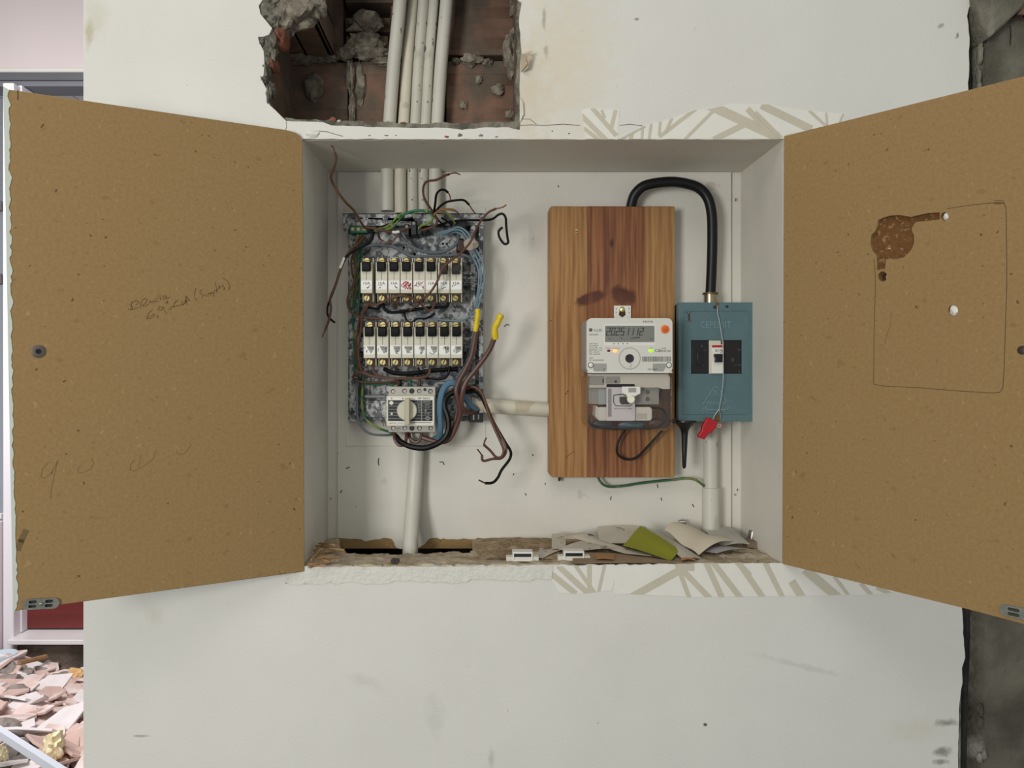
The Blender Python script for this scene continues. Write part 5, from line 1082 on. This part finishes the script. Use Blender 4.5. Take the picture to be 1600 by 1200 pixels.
MB().stroke([(1073, 488), (1078, 495), (1075, 503)], yX, 1.4, .0004).stroke([(1079, 487), (1075, 496), (1080, 502)], yX, 1.3, .0004).build('paint_chip', M_brown, bxo, smooth=0, flat=True)
MB().lump(at(1117, 480, yX), .0030, .0012, .0022, 2, .4).build('lid_screw', M_gap, bxo); MB().lump(at(1136, 479, yX), .0022, .0010, .0016, 4, .4).build('lid_screw', M_gap, bxo)
MB().pbox(1119.5, 472, 1122.5, 483, yX - .0015, yX).build('seal_lug', mat('rusty_brass', (122, 84, 40), .5, metal=.4), bxo)
MB().pbox(1119, 649, 1124, 659, yX - .0015, yX).build('seal_lug', bpy.data.materials['rusty_brass'], bxo)
wbk = thing('dark_breaker', 'black moulded breaker filling the left of the blue box window', 'circuit breaker', at(1094, 584, yX + .01), 'breakers in the blue box')
MB().pbox(1081, 532, 1107.5, 583.5, yX + .001, yX + .012).build('housing', mat('breaker_black', (24, 20, 21), .35), wbk, bev=.0006)
MB().pbox(1089, 545, 1099, 571, yX - .0002, yX + .002).build('rocker', M_black, wbk, bev=.001)
MB().text('I', 1096, 542, yX + .0009, 3, 1.2).text('I-ON', 1099, 548.5, yX + .0009, 2.2, 5).text('OFF', 1093, 572, yX + .0009, 2.2, 6).build('marking', M_printg, wbk, smooth=0, flat=True)
wbk = thing('dark_breaker', 'black moulded breaker filling the right of the blue box window', 'circuit breaker', at(1145, 584, yX + .01), 'breakers in the blue box')
MB().pbox(1131.5, 532, 1158, 583.5, yX + .001, yX + .012).build('housing', bpy.data.materials['breaker_black'], wbk, bev=.0006)
MB().lump(at(1145, 563, yX + .001), .0034, .003, .004, 3, .2).build('toggle', M_gap, wbk)
MB().text('50', 1152, 548, yX + .0009, 2.8, 5).text('OFF', 1146, 571.5, yX + .0009, 2.4, 5).text('25', 1153, 571.5, yX + .0009, 2.4, 5).text('1', 1154.5, 582, yX + .0009, 2.4, 1.5).build('marking', M_printg, wbk, smooth=0, flat=True)
wwb = thing('white_breaker', 'narrow white breaker with red stripe and black toggle in the blue box', 'circuit breaker', at(1119, 584, yX + .01))
MB().pbox(1108, 532, 1131, 584, yX - .001, yX + .012).build('housing', M_beige, wwb, bev=.0006)
MB().pbox(1111.5, 539, 1131, 583.5, yX - .004, yX).build('front_nose', M_white, wwb, bev=.0006)
MB().pbox(1112.5, 539.3, 1130.5, 542.8, yX - .0044, yX - .0038).build('red_stripe', M_red, wwb)
MB().text('E176', 1118, 549.5, yX - .0041, 4, 11, .0002, .1).text('N', 1126, 552, yX - .0041, 2.5, 2.5).build('handwriting', M_print, wwb, smooth=0, flat=True)
MB().pbox(1126.5, 531.5, 1130, 538, yX - .0015, yX).build('gap', M_black, wwb)
MB().pprism([[(1116.5, 553), (1131, 553), (1131, 557), (1129, 560), (1129.5, 566), (1117.5, 566), (1118.5, 560), (1116.5, 557)]], yX - .009, yX - .003).build('toggle', M_black, wwb, bev=.0006)
sw = thing('lead_seal', 'red plastic seal on thin wire across the blue box', 'seal', at(1105, 688, .105))
MB().tube([at(1121, 478, yX - .002), at(1121.5, 490, yX - .004), at(1124, 502, yX - .005), at(1127, 520, yX - .006), at(1129, 537, yX - .008), at(1130, 560, yX - .011), at(1130, 590, yX - .009), at(1127, 620, yX - .006), at(1123.5, 640, yX - .004)], .0006, 6).build('seal_wire', mat('silver_wire', (178, 182, 182), .35, metal=.3), sw)
MB().tube([at(1123.5, 640, yX - .004), at(1118, 647, yX - .005), at(1113, 657, yX - .006)], .0006, 6).build('seal_wire', M_steel, sw); MB().tube([at(1123.5, 640, yX - .004), at(1125.5, 647, yX - .004), at(1125, 655, yX - .004)], .0006, 6).build('seal_wire', M_steel, sw)
MB().pprism([[(1104, 652), (1121, 658), (1119, 668), (1112, 677), (1108, 677), (1101, 687), (1092, 684), (1091, 681), (1097, 672), (1097, 667), (1103, 657)]], yX - .010, yX - .002).build('seal_body', M_red, sw, bev=.0012)
MB().lathe(at(1124, 665, yX - .005), at(1124, 665, yX - .003), [(0, .0014), (0, .0028), (1, .0028), (1, .0014)], 14).build('seal_ring', mat('pink_plastic', (206, 120, 120), .4), sw)
solo(MB().tube([at(985, 335, .146), at(987, 318, .142), at(992, 304, .138), at(1004, 292, .134), at(1022, 286.5, .132), at(1048, 284, .132), at(1070, 286.5, .132), at(1092, 294, .132), at(1106, 310, .132), at(1112, 335, .132), at(1113, 370, .133), at(1112.5, 400, .135), at(1111.5, 430, .136), at(1110, 462, .137)], .0075, 18, 6), 'supply_cable', M_blackr, 'thick black cable arching from behind the wooden board to the blue box', 'cable')
gl = thing('cable_gland', 'short nickel cable gland on top of the blue box', 'gland', at(1110, 473, .137))
MB().lathe(at(1110, 474, .137), at(1110, 460, .137), [(0, 0), (0, .0098), (1, .0098), (1, .0082)], 24).build('collar', mat('nickel', (176, 164, 138), .25, metal=.9), gl)
MB().lathe(at(1110, 460.5, .137), at(1110, 457.5, .137), [(0, .0080), (0, .0116), (1, .0114), (1, .0080)], 24).build('rim', mat('dark_brass', (110, 96, 70), .35, metal=.8), gl)

# ================================================================== CLUTTER ON THE LEDGE
def LY(px, py, up=0.0):    # point on the ledge (raised by up) seen at this pixel
    d = (CZ - (NB + .003 + up)) * F / (py - VY); return at(px, py, d - 1)
def curl(a, ph=0): return lambda u, v: Vector((0, 0, a * math.sin(math.pi * u) * (0.4 + .6 * math.sin(2 * v + ph))))
GP = 'papers lying on the ledge'
gs = MB().sheet([at(1001, 822, .120), at(973, 852, .055), at(1047, 876, .016), at(1063, 861, .050)], 10, 8, lambda u, v: Vector((0, -.004 * math.sin(math.pi * v), .002 * math.sin(math.pi * v) + .001 * math.sin(6 * u))))
solo(gs, 'paper_slip', M_paper_g, 'bright olive green paper leaning on the ledge in front of cream letters', 'paper', GP)
solo(MB().sheet([at(1038, 828, .118), at(1064, 819, .150), at(1146, 846, .085), at(1092, 868, .035)], 14, 10, lambda u, v: Vector((0, 0, .007 * math.sin(math.pi * u) + .002 * math.sin(9 * v)))), 'paper_letter', M_paper_w, 'cream folded letter with wavy front edge, topmost of the papers', 'paper', GP)
solo(MB().sheet([at(1094, 822, .150), at(1142, 824, .155), at(1172, 850, .072), at(1128, 854, .085)], 10, 8, curl(.003)), 'paper_letter', mat('grey_paper', (178, 176, 166), .8, var=.08, vs=30), 'grey spotted paper at the right end of the ledge papers', 'paper', GP)
solo(MB().sheet([at(1017, 832, .125), at(1034, 832, .125), at(1096, 872, .022), at(1068, 874, .018)], 10, 6, curl(.002)), 'paper_letter', mat('stone_paper', (186, 180, 166), .8, var=.1, vs=20), 'narrow grey-white paper between the green paper and the cream letter', 'paper', GP)
solo(MB().sheet([at(933, 823, .158), at(1005, 822, .158), at(1010, 850, .085), at(936, 849, .088)], 8, 6, curl(.002, 1)), 'paper_letter', M_paper, 'dusty blank paper standing against the back left of the green one', 'paper', GP)
solo(MB().sheet([at(890, 838, .120), at(935, 843, .105), at(1018, 868, .035), at(975, 864, .045)], 10, 6, curl(.003, 2)), 'paper_letter', M_paper, 'long dusty grey paper slanting under the green paper', 'paper', GP)
solo(MB().sheet([at(876, 841, .115), at(905, 833, .140), at(930, 838, .125), at(912, 842, .112)], 8, 6, curl(.006)), 'paper_scrap', mat('buff_paper', (184, 174, 156), .8, var=.1, vs=20), 'small curled buff paper scrap near the back of the ledge', 'paper', GP)
solo(MB().sheet([at(862, 834, .140), at(884, 834, .140), at(884, 858, .070), at(862, 858, .070)], 4, 4, curl(.001)), 'paper_card', M_paper, 'small upright-edged dusty card left of the curled scrap', 'paper', GP)
solo(MB().sheet([at(873, 858, .064), at(908, 845, .098), at(985, 858, .064), at(900, 862, .052)], 8, 6, curl(.003)), 'paper_scrap', M_paper, 'crumpled dusty paper behind the right-hand magnet catch', 'paper', GP)
solo(MB().sheet([LY(893, 864, .002), LY(958, 864, .002), LY(1070, 879, .002), LY(896, 880, .002)], 12, 6, curl(.001, 1)), 'paper_card', mat('brown_card', (150, 128, 100), .85, var=.15, vs=30), 'long tan card strip at the front edge under the papers', 'paper', GP)
solo(MB().sheet([at(1080, 858, .068), at(1130, 852, .085), at(1172, 858, .066), at(1120, 864, .05)], 8, 5, curl(.003)), 'paper_scrap', mat('mauve_paper', (164, 158, 160), .8, var=.1), 'thin mauve-grey paper edge tucked under the cream letter', 'paper', GP)
solo(MB().sheet([LY(800, 866, .001), LY(860, 852, .001), LY(884, 858, .001), LY(848, 872, .001)], 8, 5, curl(.002)), 'paper_scrap', M_paper, 'flat grey scrap between the two magnet catches', 'paper', GP)
solo(MB().sheet([LY(930, 866, .005), LY(960, 866, .005), LY(960, 874, .005), LY(932, 873, .005)], 5, 4, curl(.001)), 'bark_flake', mat('orange_brown_flake', (170, 124, 74), .8, var=.2, vs=60), 'orange-brown flake right of the magnet catches', 'flake')
m = MB().stroke([(1060, 829), (1066, 833), (1073, 836)], 0, 1)
def catch(px0, px1, py0, py1, fx0, fx1, y_, label):
    o = thing('magnet_catch', label, 'catch', at((fx0 + fx1) / 2, py1, y_), 'magnet catches on the ledge')
    MB().pbox(fx0, py1 - 7, fx1, py1, y_, y_ + .014).build('flange', M_meter, o, bev=.0006)
    MB().pprism([[(px0, py0), (px1, py0), (px1, py1), (px0, py1)], [(px0 + 2.2, py0 + 2.8), (px1 - 2.2, py0 + 2.8), (px1 - 2.2, py1 - 3), (px0 + 2.2, py1 - 3)]], y_ - .0015, y_ + .016).build('housing', M_white, o, bev=.0004)
    MB().pbox(px0 + 2, py0 + 2.4, px1 - 2, py1 - 2.6, y_ + .001, y_ + .015).build('magnet', mat('magnet_black', (34, 36, 40), .35), o)
    return o
catch(801, 832.5, 862.5, 877.5, 791, 842, .020, 'white magnet catch with black face on the ledge, left one')
catch(881.5, 913, 861.5, 876.5, 872, 922.5, .024, 'white magnet catch with black face on the ledge, right one')
for (px, py, px2, py2, y_, r_, lb) in [(1061, 823, 1071, 812, .152, .0040, 'small steel sleeve behind the cream letter'), (1174, 849, 1177, 829, .118, .0062, 'upright steel barrel bolt at the right end of the ledge')]:
    o = thing('steel_sleeve', lb, 'bolt', at(px, py + 2, y_), 'steel sleeves on the ledge')
    if r_ < .005: MB().cyl(at(1060.5, 816, y_), at(1071.5, 816, y_ - .002), .0038, n=16).build('barrel', M_steel, o, bev=.0006); MB().cyl(at(1064.5, 816, y_), at(1067, 816, y_), .0041, n=16).build('groove', M_gap, o)
    else: MB().cyl(at(px, py, y_), at(px2, py2, y_), r_, n=20).build('barrel', M_steel, o, bev=.001); MB().cyl(at(px + .3, py + 1.5, y_), at(px - .1, py - 1, y_), r_ * 1.15, n=20).build('collar', M_gap, o)
solo(MB().pprism([[(1166, 845), (1190, 848), (1196, 858), (1168, 856)]], .095, .12), 'wood_chip', mat('greyish_chip', (128, 112, 92), .9, var=.3, vs=50), 'greyish wood chip at the foot of the barrel bolt', 'wood chip', bev=.001)
solo(MB().sheet([LY(1064, 870, .002), LY(1086, 869, .002), LY(1086, 875, .002), LY(1064, 876, .002)], 6, 4, curl(.002)), 'bark_flake', mat('orange_flake', (186, 132, 88), .8, var=.2, vs=60), 'pale orange flake in front of the cream letter', 'flake')
# splinters in the left corner
GSp = 'splintered wood in the left corner of the ledge'
sp_lab = ['broad flat splinter, topmost in the left corner heap', 'splinter pointing at the opening, long and pale', 'short orange splinter in the middle of the corner heap', 'thin splinter at the front of the corner heap', 'dark splinter leaning on the left recess wall', 'stubby splinter at the foot of the corner heap', 'pale splinter tucked behind the broad flat one', 'short splinter at the right end of the corner heap', 'grey-brown splinter lying across the heap middle', 'small splinter near the ledge lip in the corner', 'narrow splinter slanting up the recess wall']
spl = [(496,854,536,860,.010,5), (492,866,530,858,.007,4), (497,872,514,878,.006,4), (482,882,512,880,.004,3), (490,862,508,849,.010,2.5), (483,888,492,884,.003,4), (500,850,522,852,.014,4), (508,876,530,872,.006,3.5), (490,874,520,868,.010,3.5), (488,884,506,886,.005,3), (486,876,500,862,.012,2.5)]
for i, (x0, y0, x1, y1_, up_, w_) in enumerate(spl):
    a = LY(x0, y0, up_ * .7); b = LY(x1, y1_, up_); d = (b - a).normalized(); n = Vector((-d.y, d.x, 0)).normalized() * w_ * .0007
    m = MB(); k = 0; rr = random.Random(i); T1 = Vector((0, 0, .0022))
    m.v = [a - n, a + n * .6, b + n * .9, b + d * .003, b - n * .5, a - n + T1, a + n * .6 + T1, b + n * .9 + T1 * .6, b + d * .003 + T1 * .5, b - n * .5 + T1]
    m.f = [(0,1,2,3,4), (9,8,7,6,5)] + [(j, (j+1) % 5, 5 + (j+1) % 5, 5 + j) for j in range(5)]
    solo(m, 'wood_splinter', M_splint, sp_lab[i], 'splinter', GSp)
m = MB(); rr = random.Random(8)
for i in range(420):      # loose crumbs: sawdust and plaster grains
    px = rr.choice([rr.uniform(482, 540), rr.uniform(745, 885), rr.uniform(1100, 1215), rr.uniform(485, 1215)]); yy = rr.uniform(.004, .155)
    if 535 < px < 750 and yy > .05: continue
    x = (px - VX) * (1 + yy) / F
    if not (NL + .004 < x < NR - .004): continue
    s_ = rr.uniform(.0006, .0022); c = Vector((x, yy, NB + .003)); k = len(m.v)
    m.v += [c + Vector((rr.uniform(-1, 1), rr.uniform(-1, 1), rr.uniform(-.6, 1))) * s_ for _ in range(4)]; m.f += [(k, k+1, k+2), (k, k+2, k+3), (k, k+3, k+1), (k+1, k+3, k+2)]
tag(m.build('loose_crumbs', M_dust, smooth=0), 'sandy sawdust and plaster crumbs scattered over the ledge', 'crumbs', kind='stuff')
m = MB(); NXd, NYd = 46, 20
for i in range(NXd + 1):
    for j in range(NYd + 1):
        u = i / NXd; v = j / NYd; px = 738 + 150 * u; yy = .03 + .130 * v; x = (px - VX) * (1 + yy) / F
        m.v.append(Vector((x, yy, NB + .001 + .007 * math.sin(math.pi * min(1, max(0, u))) ** .5 * math.sin(math.pi * (.15 + .7 * v)) * (1 + .4 * noise.noise(Vector((x * 90, yy * 90, 0)))) - .001)))
for i in range(NXd):
    for j in range(NYd): a_ = i * (NYd + 1) + j; m.f.append((a_, a_ + NYd + 1, a_ + NYd + 2, a_ + 1))
tag(m.build('sawdust_heap', M_dust, flat=True), 'low heap of brown sandy dust beside the opening in the ledge', 'dust', kind='stuff')
solo(MB().lump(LY(617, 876, .002), .0050, .004, .0035, 3, .6, 2), 'dark_lump', mat('dark_lump', (72, 66, 64), .7, var=.3, vs=200), 'small dark lump on the bare ledge left of the white conduit foot', 'lump')

# ================================================================== RUBBLE IN THE HALL
rnd = random.Random(12)
def hz(x, y):   # height of the heap
    return ZB + .075 + .06 * math.sin(2.1 * y + 1.2 * x) + .05 * noise.noise(Vector((x * 2.2, y * 2.2, 0))) + (-.05 if y > HY - .25 else 0)
m = MB(); A_, B_ = 46, 50
for i in range(A_ + 1):
    for j in range(B_ + 1):
        x = -2.7 + 1.9 * i / A_; y = 1.2 + 1.75 * j / B_
        e = min(1, i / 5, (A_ - i) / 5, j / 5, (B_ - j) / 3)
        m.v.append(Vector((x, y, ZB + (hz(x, y) - ZB - .04) * max(0, e) + .012 * noise.noise(Vector((x * 14, y * 14, 2))) - .003)))
for i in range(A_):
    for j in range(B_): a_ = i * (B_ + 1) + j; m.f.append((a_, a_ + B_ + 1, a_ + B_ + 2, a_ + 1))
tag(m.build('rubble_bed', M_stone, flat=True), 'fine grey rubble bed under the broken tiles in the hall', 'rubble', kind='stuff')
shards = []
def shard(kind):
    n = rnd.choice([4, 5, 5, 6]); w_ = rnd.uniform(.07, .145) * (1 if kind < 3 else .75); a0 = rnd.uniform(0, 6.28); lp = []
    for i in range(n):
        an = a0 + 2 * math.pi * (i + rnd.uniform(-.22, .22)) / n; lp.append((w_ * rnd.uniform(.55, 1) * math.cos(an), w_ * .62 * rnd.uniform(.6, 1) * math.sin(an)))
    return MB().prism([lp], -.005, .005, swap=lambda a, b, c: Vector((a, c, b)))
protos = [shard(i % 4).build('tile_shard', [M_tile, M_tile2, M_tile3, M_tile][i % 4], bev=.0012, seg=1, off=Vector((0, 0, 0))) for i in range(16)]
used = set(); cnt = 0
for layer in range(4):
    seen = []; tries = 0; want = (80, 75, 70, 55)[layer]
    while len(seen) < want and tries < 3000:
        tries += 1; y = rnd.uniform(1.62, HY - .14); d = 1 + y; x = rnd.uniform(-40 - VX, 160 - VX) * d / F
        if x < -2.55 or x > -.9 or any((x - p[0]) ** 2 + (y - p[1]) ** 2 < .0072 for p in seen): continue
        seen.append((x, y)); src = protos[rnd.randrange(16)]
        o = src if src.name not in used else src.copy()
        if src.name in used: C.objects.link(o)
        used.add(src.name); cnt += 1
        o.location = (x, y, hz(x, y) + layer * .017 + rnd.uniform(.0, .008) - .01)
        o.rotation_euler = (rnd.gauss(.20, .20), rnd.gauss(0, .2), rnd.uniform(0, 6.28)); s_ = rnd.uniform(.7, 1.1); o.scale = (s_, s_, 1)
        nm = o.data.materials[0].name
        tag(o, {'tile_body': 'broken beige-pink floor tile piece on the rubble heap in the hall', 'pale_tile': 'broken pale glazed tile piece on the rubble heap in the hall', 'pink_tile': 'broken dusky pink tile piece on the rubble heap in the hall'}[nm], 'tile piece', {'tile_body': 'beige-pink broken tiles', 'pale_tile': 'pale broken tiles', 'pink_tile': 'dusky pink broken tiles'}[nm])
def RB(px, py, up=.05):
    d = 3.6
    for _ in range(20): p = at(px, py, d - 1); d = d + (p.z - (hz(p.x, p.y) + up)) * .9
    return at(px, py, d - 1)
for i, (px, py, r_) in enumerate([(12, 1068, .07), (18, 1050, .055), (40, 1058, .05), (60, 1050, .04), (30, 1085, .06), (95, 1062, .05), (75, 1042, .05), (110, 1040, .05), (6, 1140, .06), (30, 1172, .06), (10, 1190, .07), (44, 1188, .05)]):
    solo(MB().lump(RB(px, py, .03), r_, r_ * .8, r_ * .6, i, .45, 1.6, 3), 'mortar_chunk', M_stone if i < 9 else mat('dark_clod%d' % i, (112, 104, 98), .95, var=.3, vs=20, bump=.8, bs=50), ['mortar chunk at the left edge of the rubble, upper', 'mortar chunk just below the step at far left', 'rounded mortar chunk second row at left', 'small mortar chunk under the marble sill', 'mortar chunk above the big pale shard', 'mortar chunk in the middle right of the heap', 'flat mortar chunk by the step', 'mortar chunk by the step at the wall edge', 'dark mortar chunk at the left frame edge above the white rail', 'dark clod under the white rail, largest', 'dark clod at the bottom left corner of the photo', 'dark clod under the white rail, right one'][i], 'rubble', 'mortar chunks')
solo(MB().lump(RB(83, 1168, .075), .034, .03, .048, 5, .6, 2.4), 'foam_piece', mat('yellow_foam', (246, 232, 190), .8, var=.2, vs=30), 'jagged yellow foam piece on the broken tiles', 'foam')
solo(MB().lump(RB(1, 1178, .10), .02, .02, .024, 9, .6, 2.4), 'foam_piece', bpy.data.materials['yellow_foam'], 'small yellow foam piece at the left edge below the white rail', 'foam')
solo(MB().lump(RB(118, 1054, .05), .045, .03, .028, 7, .4, 1.5), 'foam_piece', mat('orange_stone', (220, 176, 120), .9, var=.2, vs=20), 'orange lump beside the wall edge at the top of the rubble', 'rubble')
a = RB(-40, 1118, .22); b = RB(120, 1222, .22)
solo(MB().tube([a, a.lerp(b, .5), b], .016, 4, 1), 'white_rail', mat('bluish_white_plastic', (216, 222, 230), .35), 'bluish white plastic rail lying across the bottom left corner', 'rail', smooth=30)
solo(MB().lathe(RB(2, 1038, .02), RB(2, 1038, .02) + Vector((0, 0, .05)), [(0, 0), (0, .055), (1, .07), (1, .062), (.1, .05), (.1, 0)], 24), 'plastic_tub', mat('pale_blue_plastic', (196, 210, 218), .4), 'pale blue plastic tub rim at far left by the step', 'tub')
solo(MB().tube([RB(30, 1036, .10), RB(72, 1026, .10)], .011, 6, 1), 'wood_stick', M_splint, 'thin brown stick lying under the marble sill', 'stick')
